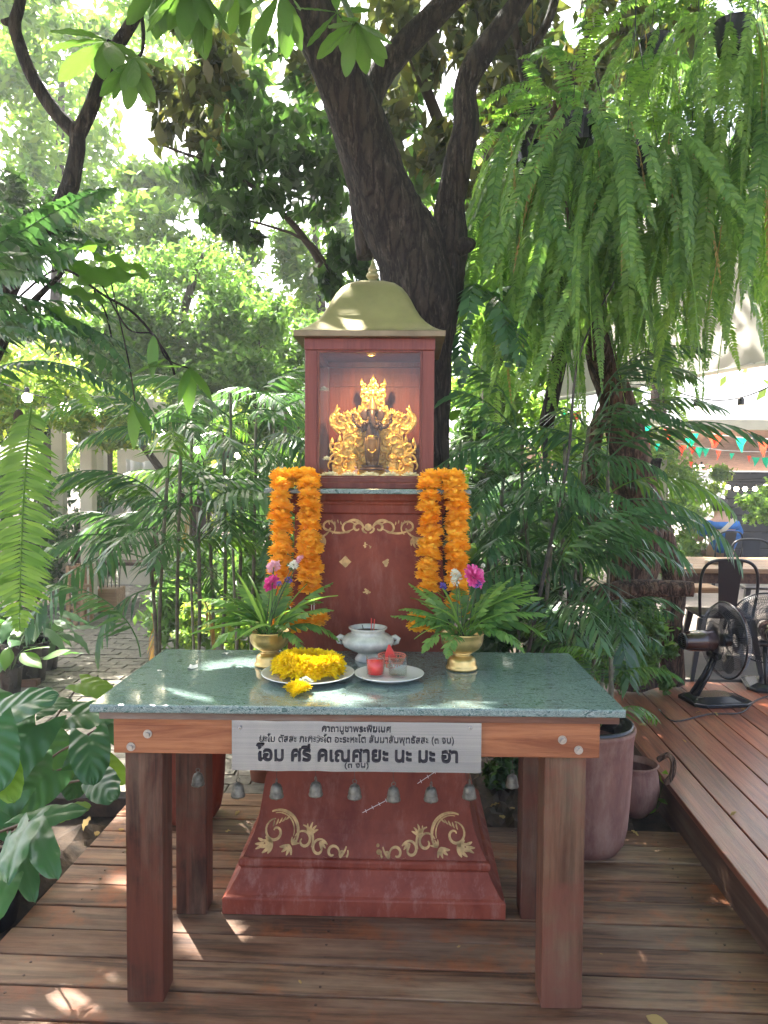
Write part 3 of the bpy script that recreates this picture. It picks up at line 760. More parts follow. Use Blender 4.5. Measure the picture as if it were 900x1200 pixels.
# gold stencils: tapered ribbons laid on the front face
def ribbon(m_, pts, w, zf):
    n = len(pts); V = []; Fc = []
    for i, (a, b) in enumerate(pts):
        p, q = pts[max(i - 1, 0)], pts[min(i + 1, n - 1)]
        dx, dz = q[0] - p[0], q[1] - p[1]; l = math.hypot(dx, dz) or 1; nx, nz = -dz / l, dx / l
        ww = (w[i] if isinstance(w, list) else w) / 2
        for s_ in (-1, 1):
            x_, z_ = a + nx * ww * s_, b + nz * ww * s_
            V.append((x_, -bodyhw(z_) - .0016, z_))
    for i in range(n - 1): Fc.append((2 * i, 2 * i + 2, 2 * i + 3, 2 * i + 1))
    m_.add(V, Fc)
def sw(m_, x, z, r0, r1, a0, a1, w=.005, n=22):
    pts = []; ws = []
    for i in range(n + 1):
        t = i / n; a = R(a0 + (a1 - a0) * t); r = r0 + (r1 - r0) * t
        pts.append((x + r * math.cos(a), z + r * math.sin(a))); ws.append(w * (.25 + 1.1 * math.sin(math.pi * min(1, .1 + t * .8))))
    ribbon(m_, pts, ws, None)
def petal(m_, x, z, a, l, w=.006, bend=.3):
    pts = []; ws = []
    for i in range(7):
        t = i / 6; aa = R(a) + bend * t; pts.append((x + l * t * math.cos(aa), z + l * t * math.sin(aa))); ws.append(w * (.2 + math.sin(math.pi * min(1, t * .9 + .05))))
    ribbon(m_, pts, ws, None)
def disc(m_, x, z, r): ribbon(m_, [(x - r, z), (x - r * .7, z), (x, z), (x + r * .7, z), (x + r, z)], [r * .3, 2 * r * .75, 2 * r, 2 * r * .75, r * .3], None)
m_ = MB()      # top frieze
zc = 1.322
disc(m_, 0, zc, .014)
for s_ in (-1, 1):
    def X(v): return s_ * v
    def S(x, z, r0, r1, a0, a1, w=.005):
        if s_ < 0: sw(m_, -x, z, r0, r1, 180 - a0, 180 - a1, w)
        else: sw(m_, x, z, r0, r1, a0, a1, w)
    def Pt(x, z, a, l, w=.006, b=.3):
        if s_ < 0: petal(m_, -x, z, 180 - a, l, w, -b)
        else: petal(m_, x, z, a, l, w, b)
    S(.001, zc, .022, .022, -80, -5, .006); S(.040, zc - .002, .022, .006, 200, -150, .007); S(.060, zc - .012, .045, .035, 170, 60, .008)
    S(.075, zc - .006, .030, .012, 150, -120, .006)
    S(.120, zc + .07, .10, .085, 230, 300, .006); S(.150, zc, .030, .008, 240, -160, .006); S(.205, zc + .02, .07, .06, 200, 290, .006)
    S(.235, zc - .02, .035, .02, 120, 260, .005)
    for a, l in ((-20, .05), (-45, .048), (-70, .046), (-95, .042), (-118, .034)): Pt(.168, zc - .035, a, l, .008)
    for q in range(5): Pt(.10 + q * .011, zc + .008 + (q % 2) * .006, 60, .014, .004)
    for q in range(4): Pt(.185 + q * .012, zc + .012 - (q % 2) * .015, 20, .009, .004)
part('gold_frieze', m_, 'goldpaint', bodyo, local=True)['kind'] = 'stuff'
for s_ in (-1, 1):
    m_ = MB()
    def S(x, z, r0, r1, a0, a1, w=.006):
        if s_ > 0: sw(m_, x, z, r0, r1, a0, a1, w)
        else: sw(m_, -x, z, r0, r1, 180 - a0, 180 - a1, w)
    def Pt(x, z, a, l, w=.009, b=.3):
        if s_ > 0: petal(m_, x, z, a, l, w, b)
        else: petal(m_, -x, z, 180 - a, l, w, -b)
    zb = .156
    # large outer scroll, then smaller ones running to the middle
    S(.318, zb + .066, .066, .078, 70, 215, .009); S(.318, zb + .070, .054, .062, 80, 200, .004); S(.326, zb + .062, .042, .006, 90, -330, .007)
    for a, l in ((0, .03), (-28, .042), (-52, .045)): Pt(.365, zb + .045 - l * .4, a, l * .8, .008)
    for a in (120, 95, 70, 150): Pt(.262, zb + .02, a, .026, .006)
    for a, l in ((-10, .035), (-38, .05), (-62, .05), (15, .03), (-85, .04)): Pt(.335, zb + .03, a, l, .011)
    for q in range(5): Pt(.275 + q * .014, zb + .115 - q * .004, -60 - q * 8, .022, .005)
    for a in (-30, -60, -95, -125): Pt(.275, zb + .022, a, .034, .009)
    S(.222, zb + .035, .034, .008, 20, 400, .007); S(.235, zb + .03, .055, .045, 100, 200, .007)
    for a, l in ((60, .04), (85, .045), (108, .04), (130, .036)): Pt(.20, zb + .05, a, l, .008)
    S(.165, zb + .012, .032, .008, 160, -200, .007); S(.125, zb + .030, .060, .05, 190, 300, .008); S(.115, zb + .0, .026, .007, 200, -120, .007)
    S(.078, zb - .002, .020, .006, 150, 460, .007)
    for a in (200, 170, 230): Pt(.165, zb + .03, a, .03, .008)
    disc(m_, .052, zb + .004, .009); disc(m_, .048, zb + .024, .006); disc(m_, .05, zb - .016, .006)
    part('gold_scrollwork', m_, 'goldpaint', bodyo, local=True)['kind'] = 'stuff'
def leafgold(x, z, r, seed, ragged=.0):
    r_ = random.Random(seed); m_ = MB(); n = 16
    V = [(x, -bodyhw(z) - .0008, z)]
    for i in range(n):
        a = 2 * math.pi * i / n; q = r / (abs(math.cos(a)) + abs(math.sin(a))) * (1 - ragged * r_.random())
        zz = z + q * math.sin(a); V.append((x + q * math.cos(a), -bodyhw(zz) - .0008, zz))
    m_.add(V, [(0, 1 + i, 1 + (i + 1) % n) for i in range(n)]); part('gold_leaf', m_, 'goldpaint', bodyo, local=True)
leafgold(-.085, 1.192, .024, 1, .1); leafgold(.068, 1.190, .022, 2, .55); leafgold(-.004, 1.08, .020, 3, .75)
leafgold(-.012, 1.255, .014, 4, .85); leafgold(.008, 1.25, .012, 5, .9)
m_ = MB()
for x_, z_, l, a in ((-.01, .285, .11, 27), (.19, .39, .12, 33)):
    ribbon(m_, [(x_, z_), (x_ + l * math.cos(R(a)), z_ + l * math.sin(R(a)))], .0022, None)
    for q in range(4):
        t = (q + .5) / 4; cx_, cz_ = x_ + l * t * math.cos(R(a)), z_ + l * t * math.sin(R(a))
        ribbon(m_, [(cx_ - .003, cz_ + .006), (cx_ + .003, cz_ - .006)], .0018, None)
part('scratch', m_, 'paper', bodyo, local=True)
# inside light
lt = bpy.data.lights.new('cabinet_lamp', 'SPOT'); lt.energy = 4.0; lt.color = (1, .70, .34); lt.spot_size = R(150); lt.spot_blend = 1.0; lt.shadow_soft_size = .012
lo = bpy.data.objects.new('cabinet_lamp', lt); col.objects.link(lo); lo.parent = shr; lo.location = (0, -.10, z1 - .035)
lo.rotation_euler = (Vector((0, .17, -.36))).to_track_quat('-Z', 'Y').to_euler()
m_ = MB(); m_.lathe([(.016, z1 - .012), (.018, z1 - .02), (.018, z1 - .030), (.014, z1 - .031)], (0, -.10, 0), 16, False); part('lamp_housing', m_, 'gold', shr, smooth=True, local=True)

# ---- inside the cabinet (local frame of the shrine turned into world)
Ms = Matrix.Translation(Vector((SX, SY, .04))) @ Matrix.Rotation(-.013, 4, 'Z')
def W(x, y, z): return Ms @ Vector((x, y, z))
FZ = z0 + .0225
def inroot(name, x, y, z, label, cat, group=None): return thing(name, W(x, y, z), label, cat, group, rz=-.013)
# carved golden throne backdrop
bk = inroot('carved_throne_back', 0, .10, FZ + .018, 'carved and gilded flame-shaped throne back with scrolls glowing behind the figure', 'carving')
zb0 = .03
outl = [(-.165, 0), (-.165, .02)]
half = [(.168, .0), (.172, .03), (.160, .05), (.168, .085), (.158, .115), (.138, .128), (.128, .12), (.125, .15), (.150, .175), (.166, .205), (.160, .245), (.150, .27), (.142, .235), (.120, .215), (.105, .240), (.095, .225), (.082, .255), (.070, .235), (.055, .265), (.045, .255), (.052, .335), (.045, .365), (.036, .340), (.022, .325), (.018, .345), (.010, .365), (.0, .385)]
outl = [(a, b + .02) for a, b in half] + [(-a, b + .02) for a, b in half[::-1][1:]]
m_ = MB(); m_.prism([(a * .94, b) for a, b in outl], lambda a, b, d: (a, d, b), .012); part('back_board', m_, 'gold', bk, bevel=.002, local=True)
m_ = MB()
def curl(cx, cz, r0, r1, a0, a1, w, y=-.004, n=26):
    for s_ in (-1, 1):
        pts = []; ws = []
        for i in range(n + 1):
            t = i / n; a = R(a0 + (a1 - a0) * t); r = r0 + (r1 - r0) * t
            pts.append((s_ * (cx + r * math.cos(a)), y - .004 * math.sin(t * 3), cz + .02 + r * math.sin(a))); ws.append(w * (.35 + .8 * math.sin(math.pi * min(.95, .08 + .85 * t))))
        m_.tube(pts, ws, 6)
for a in [(.140, .10, .030, .006, 60, -420, .006), (.140, .048, .030, .006, -20, 440, .006), (.105, .075, .026, .006, 120, -260, .005), (.100, .03, .022, .005, 200, -200, .005),
          (.158, .03, .020, .004, -60, 300, .004), (.100, .20, .055, .06, -60, 60, .009), (.130, .21, .040, .034, -120, 40, .008), (.09, .17, .03, .006, 0, 420, .006), (.118, .165, .03, .02, 100, 250, .006),
          (.07, .215, .028, .005, -80, 320, .005), (.098, .222, .02, .004, -80, 300, .005), (.125, .215, .018, .004, -100, 260, .0045), (.04, .225, .022, .005, -60, 330, .005), (.03, .27, .016, .004, -60, 300, .004), (.036, .305, .014, .004, -60, 300, .004),
          (.045, .10, .03, .008, 80, -260, .006), (.05, .15, .028, .006, 100, -240, .006), (.085, .125, .026, .006, 10, 380, .0055), (.055, .19, .024, .006, 40, 380, .005), (.03, .20, .02, .005, 60, -220, .005), (.075, .03, .024, .006, 60, -300, .005), (.04, .05, .022, .005, 90, 400, .005), (.145, .075, .022, .005, 0, 330, .005), (.115, .02, .02, .004, 60, 400, .0045),
          (.012, .30, .014, .004, 200, -100, .004), (.014, .335, .012, .003, 200, -60, .0035), (.036, .34, .010, .003, -60, 280, .0035), (.0, .27, .012, .012, 0, 180, .004), (.06, .12, .028, .006, 60, 420, .005), (.07, .07, .03, .006, 20, -330, .005)]:
    curl(*a)
for a, b in [(.055, .25), (.07, .24), (.085, .235), (.1, .232), (.115, .225), (.04, .26), (.045, .355), (.0, .37), (.13, .135), (.16, .125)]:
    for s_ in ((-1, 1) if a else (1,)):
        m_.lathe([(.001, 0), (.009, .008), (.007, .018), (.001, .034)], (s_ * a, -.004, b), 8)
part('scroll_relief', m_, 'gold', bk, smooth=True, local=True)
m_ = MB(); m_.mm(-.165, .165, -.080, .012, -.018, -.0005); m_.mm(-.16, .16, -.075, .012, 0, .014); m_.mm(-.14, .14, -.066, .008, .0141, .022); m_.mm(-.12, .12, -.058, .0, .0221, .030); part('throne_base', m_, 'gold', bk, bevel=.002, local=True)
for s_ in (-1, 1):
    m_ = MB(); m_.mm(s_ * .078 - .016, s_ * .078 + .016, -.03, -.005, .0301, .036); m_.mm(s_ * .078 - .012, s_ * .078 + .012, -.026, -.008, .0362, .075)
    m_.lathe([(.02, .0755), (.017, .088), (.006, .094), (.002, .108)], (s_ * .078, -.017, 0), 12); part('side_niche', m_, 'gold', bk, local=True, bevel=.001)
bk.scale = (1.07, 1, 1.07)
# deity figure: standing, elephant headed, four arms
dt = inroot('deity_figure', 0, .045, FZ + .0495, 'dark bronze elephant-headed deity figure standing with four raised arms in the cabinet', 'statue')
dt.scale = (1.22,) * 3
m_ = MB(); m_.lathe([(.043, 0), (.044, .004), (.040, .008), (.036, .009), (.036, .013), (.040, .017)], (0, 0, 0), 28); part('figure_base', m_, 'bronze', dt, smooth=True, local=True)
k_ = 1.0
pts = [(0, 0, .105), (0, -.004, .125), (0, 0, .150), (0, 0, .172), (0, -.004, .192), (0, -.006, .205),
       (.014, 0, .085), (.014, -.002, .05), (.013, 0, .022), (.014, -.012, .019),
       (-.014, 0, .085), (-.014, -.002, .05), (-.013, 0, .022), (-.014, -.012, .019),
       (.024, 0, .160), (.042, -.008, .143), (.060, -.014, .160),
       (-.024, 0, .160), (-.042, -.008, .143), (-.060, -.014, .160),
       (.030, -.014, .136), (.026, -.030, .150), (-.030, -.014, .136), (-.026, -.030, .150)]
ed = [(0, 1), (1, 2), (2, 3), (3, 4), (4, 5), (0, 6), (6, 7), (7, 8), (8, 9), (0, 10), (10, 11), (11, 12), (12, 13), (2, 14), (14, 15), (15, 16), (2, 17), (17, 18), (18, 19), (14, 20), (20, 21), (17, 22), (22, 23)]
rad = [.022, .027, .024, .014, .019, .014, .015, .012, .009, .007, .015, .012, .009, .007, .011, .008, .006, .011, .008, .006, .008, .006, .008, .006]
skinned('body', pts, ed, rad, 'bronze', dt, local=True)
m_ = MB(); tr = spline([(0, -.020, .196), (0, -.030, .182), (.002, -.034, .165), (.006, -.035, .150), (.014, -.034, .142), (.020, -.033, .149)], 4)
m_.tube(tr, [.011 - .007 * i / (len(tr) - 1) for i in range(len(tr))], 10); part('trunk', m_, 'bronze', dt, smooth=True, local=True)
for s_ in (-1, 1):
    m_ = MB(); m_.ball((s_ * .026, -.002, .186), (.015, .004, .020), 12, 8); part('ear', m_, 'bronze', dt, smooth=True, local=True)
    m_ = MB(); m_.tube([(s_ * .010, -.024, .178), (s_ * .014, -.034, .172), (s_ * .016, -.040, .172)], [.003, .0025, .001], 6); part('tusk', m_, 'bronze_gold', dt, smooth=True, local=True)
    for hx, hy, hz in ((s_ * .062, -.015, .163), (s_ * .026, -.031, .152)):
        m_ = MB(); m_.ball((hx, hy, hz), (.006, .004, .007), 8, 6)
        for f_i in range(4): m_.tube([(hx - .004 + f_i * .0028, hy - .001, hz + .004), (hx - .005 + f_i * .0033, hy - .002, hz + .014 - abs(f_i - 1.5) * .001)], [.0017, .0011], 5)
        m_.tube([(hx + s_ * .004, hy - .001, hz), (hx + s_ * .009, hy - .003, hz + .006)], [.0018, .0012], 5); part('hand', m_, 'bronze', dt, smooth=True, local=True)
    m_ = MB(); m_.tube([(s_ * .063, -.016, .168), (s_ * .066, -.018, .185)], .0025, 6); m_.ball((s_ * .066, -.018, .188), .005, 8, 6); part('attribute', m_, 'bronze', dt, smooth=True, local=True)
m_ = MB(); m_.lathe([(.019, .200), (.021, .205), (.017, .209), (.018, .215), (.013, .220), (.014, .225), (.009, .231), (.009, .236), (.004, .243), (.001, .255)], (0, -.004, 0), 20); part('crown', m_, 'bronze_gold', dt, smooth=True, local=True)
m_ = MB(); m_.lathe([(.017, .018), (.021, .040), (.025, .075), (.029, .100), (.028, .112), (.024, .115)], (0, -.001, 0), 20, False)
for q in range(9): m_.tube([(-.022 + q * .0055, -.024, .11), (-.016 + q * .004, -.021 - .002 * (q % 2), .03)], .0012, 5)
part('waist_cloth', m_, 'bronze_gold', dt, smooth=True, local=True)
m_ = MB(); m_.tube([(.024 * math.cos(q), -.003 + .024 * math.sin(q), .113) for q in np.linspace(0, 6.28, 20, endpoint=False)], .003, 6, closed=True)
m_.tube([(-.014 + .028 * t, -.031, .07 - .012 * math.sin(t * 3.14)) for t in np.linspace(0, 1, 8)], .0022, 6); part('belt', m_, 'gold', dt, smooth=True, local=True)
for s_, mt, nm, lb in ((-1, 'pinkmouse', 'mouse_figure', 'tiny pinkish seated mouse figure left of the deity'), (1, 'greymouse', 'mouse_figure', 'tiny grey seated mouse figure right of the deity')):
    mr = inroot(nm, s_ * .075, -.0, FZ + .006, lb, 'figurine', 'mouse figures beside the deity')
    skinned('body', [(0, 0, .012), (s_ * -.004, -.004, .028), (s_ * -.012, -.006, .042), (s_ * -.021, -.008, .046), (s_ * .012, 0, .006), (s_ * .028, .004, .006), (s_ * -.014, -.012, .006), (s_ * -.014, -.012, .026)], [(0, 1), (1, 2), (2, 3), (0, 4), (4, 5), (0, 6), (1, 7)], [.014, .011, .008, .003, .004, .002, .005, .003], mt, mr, local=True)
    for e in (-1, 1):
        m_ = MB(); m_.ball((s_ * -.010, -.006 + e * .007, .054), (.0055, .002, .0055), 8, 6); part('ear', m_, mt, mr, smooth=True, local=True)
def petalball(name, n, r, l, w, mat, seed, flat=.7, down=0):
    r_ = random.Random(seed); m_ = MB()
    for i in range(n):
        t = i / n; ph = i * 2.39996; el = math.asin(1 - 1.35 * t)
        d = Vector((math.cos(ph) * math.cos(el), math.sin(ph) * math.cos(el), math.sin(el)))
        s_ = d.cross(Vector((0, 0, 1))); s_ = s_.normalized() if s_.length > .01 else Vector((1, 0, 0)); nn = s_.cross(d)
        p = Vector((d.x * r * .35, d.y * r * .35, d.z * r * .25)); l2 = l * r_.uniform(.8, 1.2); ww = w * r_.uniform(.8, 1.2)
        a = p + d * l2 * .68 + nn * l2 * .10; b = p + d * l2 + nn * l2 * r_.uniform(-.15, .2)
        a.z *= flat; b.z *= flat
        m_.add([p, a + s_ * ww / 2, b + s_ * ww * .34 , b - s_ * ww * .38, a - s_ * ww / 2, a - nn * ww * .2], [(0, 5, 1), (0, 4, 5), (5, 2, 1), (5, 4, 3), (5, 3, 2)])
    return mesh_of(name, m_, M[mat], fix=False)
fm = [petalball('blossom', 46, .02, .024, .009, 'whitepetal', i, .75) for i in range(3)]
wr = inroot('white_blossom_row', 0, -.185, FZ, 'row of small greenish white blossom garlands along the cabinet front behind the glass', 'flowers')
for i in range(5):
    xc = -.155 + i * .078
    for j in range(5):
        o = link('blossom', fm[(i + j) % 3], wr); o.location = (xc + (j - 2) * .012, (j % 2) * .012, .014 + (.008 if j in (1, 2, 3) else 0)); o.scale = (.85,) * 3; o.rotation_euler = (0, 0, i + j)
hn = inroot('gold_drop_ornament', 0, .21, z1 - .13, 'small gold drop-shaped ornament fixed high on the cabinet back', 'ornament')
m_ = MB(); m_.lathe([(.006, 0), (.015, .008), (.015, .022), (.008, .034), (.003, .05), (.0005, .068)], (0, -.004, -.01), 12); part('drop', m_, 'gold', hn, smooth=True, local=True)
for px, py, sc_, lb in ((410 - 30, 455, 1, 'upper pale blossom stuck to the left edge of the cabinet glass'), (383, 536, .9, 'lower peach blossom hanging inside the left cabinet glass')):
    o = link('blossom', fm[0], None); o.location = P(px, py + 2, 2.93); o.scale = (.6 * sc_,) * 3; tag(o, lb, 'flower', 'blossoms hanging by the cabinet glass')

# ================================================================== MARIGOLD GARLANDS on the ledge
mg = [petalball('marigold', 170, .03, .0395, .017, 'orange', 20 + i, .80) for i in range(4)]
def garland(name, label, strands, tassel):
    root = thing(name, (strands[0][0].x, strands[0][0].y, 1.47), label, 'garland', 'orange marigold garlands hanging from the shrine ledge')
    r_ = random.Random(int(strands[0][0].x * 100))
    for top, bot in strands:
        n = int((top - bot).length / .037); 
        for i in range(n + 1):
            p = top.lerp(bot, i / n); o = link('marigold', mg[r_.randrange(4)], root)
            o.location = p + Vector((r_.uniform(-.006, .006), r_.uniform(-.006, .006), 0)) - root.location
            o.rotation_euler = (r_.uniform(-.25, .25) + 3.14 * (i % 2 == 5), r_.uniform(-.3, .3), r_.uniform(0, 6)); o.scale = (r_.uniform(.84, .98) * 1.0,) * 3
    for p, s_ in tassel:
        o = link('marigold', mg[0], root); o.location = p - root.location; o.scale = (s_,) * 3; o.rotation_euler = (.3, .2, p.x * 9)
    return root
def top_arc(pa, pb, Y, n=3):
    return []
def mkgar(nm, lab, xa, xb, ytop, yba, ybb, Y, tas):
    a, b = P(xa, ytop + 12, Y), P(xb, ytop + 12, Y)
    st = [(a, P(xa - 2, yba, Y)), (b, P(xb + 1, ybb, Y)), (P(xa + 2, ytop + 3, Y + .03), P(xb - 2, ytop + 3, Y + .03))]
    g_ = garland(nm, lab, st, [(P(x, y, Y - .01), s) for x, y, s in tas])
    m_ = MB(); 
    for x_, y0_, y1_ in ((xb + 3, ybb, 720), (xb + 6, ybb, 722)): m_.tube([P(x_, y0_ - 3, Y), P(x_, y1_, Y)], .0015, 5)
    part('thread', m_, 'paper', g_)
mkgar('marigold_garland', 'orange marigold garland hanging in two strands from the left end of the shrine ledge', 330, 362, 557, 735, 690, 2.76, [(357, 729, .8), (368, 732, .85), (376, 726, .7), (340, 738, .8)])
mkgar('marigold_garland', 'orange marigold garland hanging in two strands from the right end of the shrine ledge', 503.5, 534, 558, 690, 715, 2.76, [(490, 726, .8), (498, 733, .8), (508, 734, .7), (486, 735, .6)])
# ================================================================== THINGS ON THE TABLE
def T(px, py): return G(px, py, TZ)
def bowl(name, px, py, s, label):
    c = T(px, py); r = thing(name, c, label, 'bowl', 'brass pedestal bowls holding flowers')
    m_ = MB(); m_.lathe([(.050, 0), (.054, .002), (.056, .008), (.052, .014), (.050, .018), (.050, .030), (.046, .040), (.034, .048), (.026, .050), (.028, .054), (.036, .058)], (0, 0, 0), 36); part('foot', m_, 'bowl', r, smooth=True, local=True)
    m_ = MB(); m_.lathe([(.024, .0585), (.045, .064), (.060, .074), (.070, .090), (.0735, .105), (.074, .122), (.0775, .126), (.0775, .130), (.073, .131), (.069, .122), (.066, .1), (.03, .09)], (0, 0, 0), 40, False); part('cup', m_, 'bowl', r, smooth=True, local=True)
    m_ = MB(); m_.lathe([(.066, .100), (.062, .112), (.03, .118), (.001, .12)], (0, 0, 0), 20); part('potting_soil', m_, 'soil', r, local=True)
    r.scale = (s,) * 3; return c
bl = bowl('pedestal_bowl', 316, 780, .93, 'brass pedestal bowl on the left of the table, holding ferns and a magenta carnation')
br = bowl('pedestal_bowl', 541, 784, .97, 'brass pedestal bowl on the right of the table, holding ferns and a big pink carnation')

strap = [leaf_mesh('blade_leaf', 'fern', .30, .016, 'strap', 10, 1, curl=c, cup=-.3, fold=.3) for c in (.5, 1.4, 2.2)]
fnL = [frond_mesh('fern_frond', m, L=.24, n=13, a0=45, a1=a, pw=.8, ll=.075, lw=.019, sweep=38, droop=.25, t0=.18, seed=s, rr=.0022, prof='x', taper=.5) for s, (a, m) in enumerate(((-30, 'fern'), (-60, 'fern'), (-10, 'fern'), (-55, 'palm_light')))]
carn = [petalball('bloom', 90, .02, .030, .013, 'pink', 40, .8), petalball('bloom', 60, .018, .024, .011, 'pinkpale', 41, .8), petalball('bloom', 40, .012, .020, .007, 'whitepetal', 42, .9), petalball('bloom', 30, .01, .014, .006, 'violet', 43, .8)]
def arrangement(c, s, label, seed, blooms, fr):
    r = thing('flower_arrangement', c + Vector((0, 0, .112 * s)), label, 'plant', 'flower arrangements in brass bowls'); r_ = random.Random(seed)
    for az, tl, sc_, v in fr: place('fern_frond', fnL[v], r, c + Vector((math.cos(R(az)) * .03, math.sin(R(az)) * .03, .115 * s)), az, tl, sc_)
    for i in range(15):
        az = r_.uniform(0, 360); place('blade_leaf', strap[i % 3], r, c + Vector((.02 * math.cos(az), .02 * math.sin(az), .11)), az, r_.uniform(35, 78), r_.uniform(.55, .95), r_.uniform(-40, 40))
    for px, py, dy, v, k in blooms:
        p = P(px, py, c.y + dy); b = c + Vector((r_.uniform(-.015, .015), 0, .115))
        m_ = MB(); m_.tube(spline([b, b.lerp(p, .5) + Vector((0, 0, .02)), p], 4), .0016, 5); part('flower_stem', m_, 'stem', r)
        o = link('bloom', carn[v], r); o.location = p - r.location; o.scale = (k,) * 3; o.rotation_euler = (.9, .1, r_.uniform(0, 5))
arrangement(bl, .93, 'fern and blade-leaf arrangement with a magenta carnation in the left brass bowl', 5,
    [(319, 684, .0, 0, .9), (321, 665, .05, 1, .9), (338, 680, .02, 3, .8), (344, 662, .02, 2, .7), (352, 656, .02, 1, .6), (327, 684, -.02, 3, .6)],
    [(185, 18, 1.0, 3), (200, 34, 1.0, 3), (160, 22, 1.15, 0), (215, 5, .85, 1), (140, 40, .9, 2), (170, 50, .9, 3), (10, 28, 1.1, 2), (-15, 22, .95, 0), (25, 45, .9, 1), (-40, 0, .7, 1), (240, 25, .7, 0), (95, 50, .9, 2), (60, 55, .9, 0), (-2, 8, 1.0, 1), (-60, 30, .6, 3)])
arrangement(br, .97, 'fern and blade-leaf arrangement with a large pink carnation in the right brass bowl', 9,
    [(555, 676, -.01, 0, 1.15), (536, 680, .0, 2, 1.0), (534, 673, .01, 2, .8), (519, 687, .0, 3, .8), (560, 685, -.03, 3, .9), (566, 663, .0, 2, .35)],
    [(-5, 25, 1.25, 0), (8, 32, 1.3, 0), (20, 22, 1.3, 2), (-20, 15, 1.2, 0), (-38, 8, 1.0, 1), (2, 10, 1.25, 1), (35, 40, 1.1, 0), (170, 35, 1.0, 2), (185, 24, .95, 0), (205, 28, .8, 1), (222, 2, .75, 1), (150, 50, .9, 0), (90, 55, 1, 1), (250, -2, .7, 1), (-65, 20, .7, 0), (-12, 42, 1.05, 2), (190, 5, 1.0, 2)])

# incense bowl
c = T(431, 773); r = thing('incense_bowl', c, 'white crackle-glazed incense bowl with lug handles at the foot of the pedestal', 'bowl')
m_ = MB(); m_.lathe([(.045, 0), (.047, .004), (.043, .012), (.034, .022), (.038, .028), (.060, .036), (.085, .050), (.094, .066), (.090, .080), (.072, .092), (.060, .097), (.060, .106), (.068, .112), (.069, .116), (.063, .117), (.056, .108), (.055, .095)], (0, 0, 0), 44, False); part('bowl_body', m_, 'celadon', r, smooth=True, local=True)
m_ = MB(); m_.lathe([(.0565, .100), (.04, .104), (.001, .106)], (0, 0, 0), 24, False); part('ash_bed', m_, 'ash', r, local=True)
for s_ in (-1, 1):
    m_ = MB(); m_.tube([(s_ * .082, 0, .076), (s_ * .098, -.002, .082), (s_ * .108, -.004, .076), (s_ * .104, -.004, .064), (s_ * .090, -.002, .058)], [.009, .010, .009, .008, .006], 10); part('lug_handle', m_, 'celadon', r, smooth=True, local=True)
for dx, dy, l, lx in ((.012, -.01, .05, .0), (.020, .0, .045, .003), (-.015, .01, .022, -.006)):
    m_ = MB(); m_.tube([c + Vector((dx, dy, .1)), c + Vector((dx + lx, dy, .1 + l))], .0016, 6); single('incense_stick', m_, 'rose' if dx > 0 else 'ash', {.012: 'tallest red incense stick standing in the ash of the bowl', .020: 'shorter red incense stick right beside the tallest one', -.015: 'dark burnt stub leaning in the ash of the incense bowl'}[dx], 'incense', 'incense sticks in the bowl')

def plate(px, py, rad, label):
    c = T(px, py); m_ = MB(); k = rad / .13
    m_.lathe([(.07 * k, 0), (.075 * k, .003), (.09 * k, .006), (.115 * k, .014), (.13 * k, .020), (.131 * k, .0225), (.128 * k, .0225), (.112 * k, .0165), (.088 * k, .0095), (.06 * k, .008), (.001, .008)], c, 56)
    single('plate', m_, 'white', label, 'plate', 'white plates on the offering table', smooth=True); return c
pl = plate(361, 795, .148, 'larger white plate carrying the yellow marigold ring')
pr = plate(456, 796, .111, 'smaller white plate carrying two drink glasses and a coral basket')
# yellow ring
ym = [petalball('marigold', 130, .022, .027, .008, 'yellow', 60 + i, .95) for i in range(3)]
yr = thing('yellow_marigold_ring', pl + Vector((0, 0, .01)), 'thick coiled ring of yellow marigolds with a tassel lying on the larger plate', 'garland'); r_ = random.Random(2)
for lay, (rad, n, z, rr) in enumerate(((.072, 20, .016, 1.0), (.058, 17, .036, .95), (.045, 12, .026, .9), (.075, 20, .034, .9), (.06, 16, .052, .75))):
    for i in range(n):
        a = 2 * math.pi * (i + .5 * (lay % 2)) / n
        if lay >= 3 and math.cos(a) > .3 and lay == 4: z2 = z - .006
        else: z2 = z
        o = link('marigold', ym[i % 3], yr); o.location = (rad * math.cos(a) * 1.16, rad * math.sin(a) * .95, z2 + .004 + r_.uniform(-.003, .003)); o.scale = (rr * r_.uniform(.9, 1.1),) * 3; o.rotation_euler = (r_.uniform(-.5, .5), r_.uniform(-.5, .5), r_.uniform(0, 6))
for px, py, s_ in ((349, 808, .85), (342, 808, .75), (356, 809, .75), (350, 812, .8)):
    o = link('marigold', ym[0], yr); o.location = T(px, py + 4) + Vector((0, 0, .012)) - yr.location; o.scale = (s_,) * 3; o.rotation_euler = (.6, 0, px)
for px, py in ((352, 799), (358, 796), (356, 802), (363, 799)):
    o = link('blossom', fm[0], yr); o.location = P(px, py, pl.y - .115) - yr.location; o.scale = (.42,) * 3

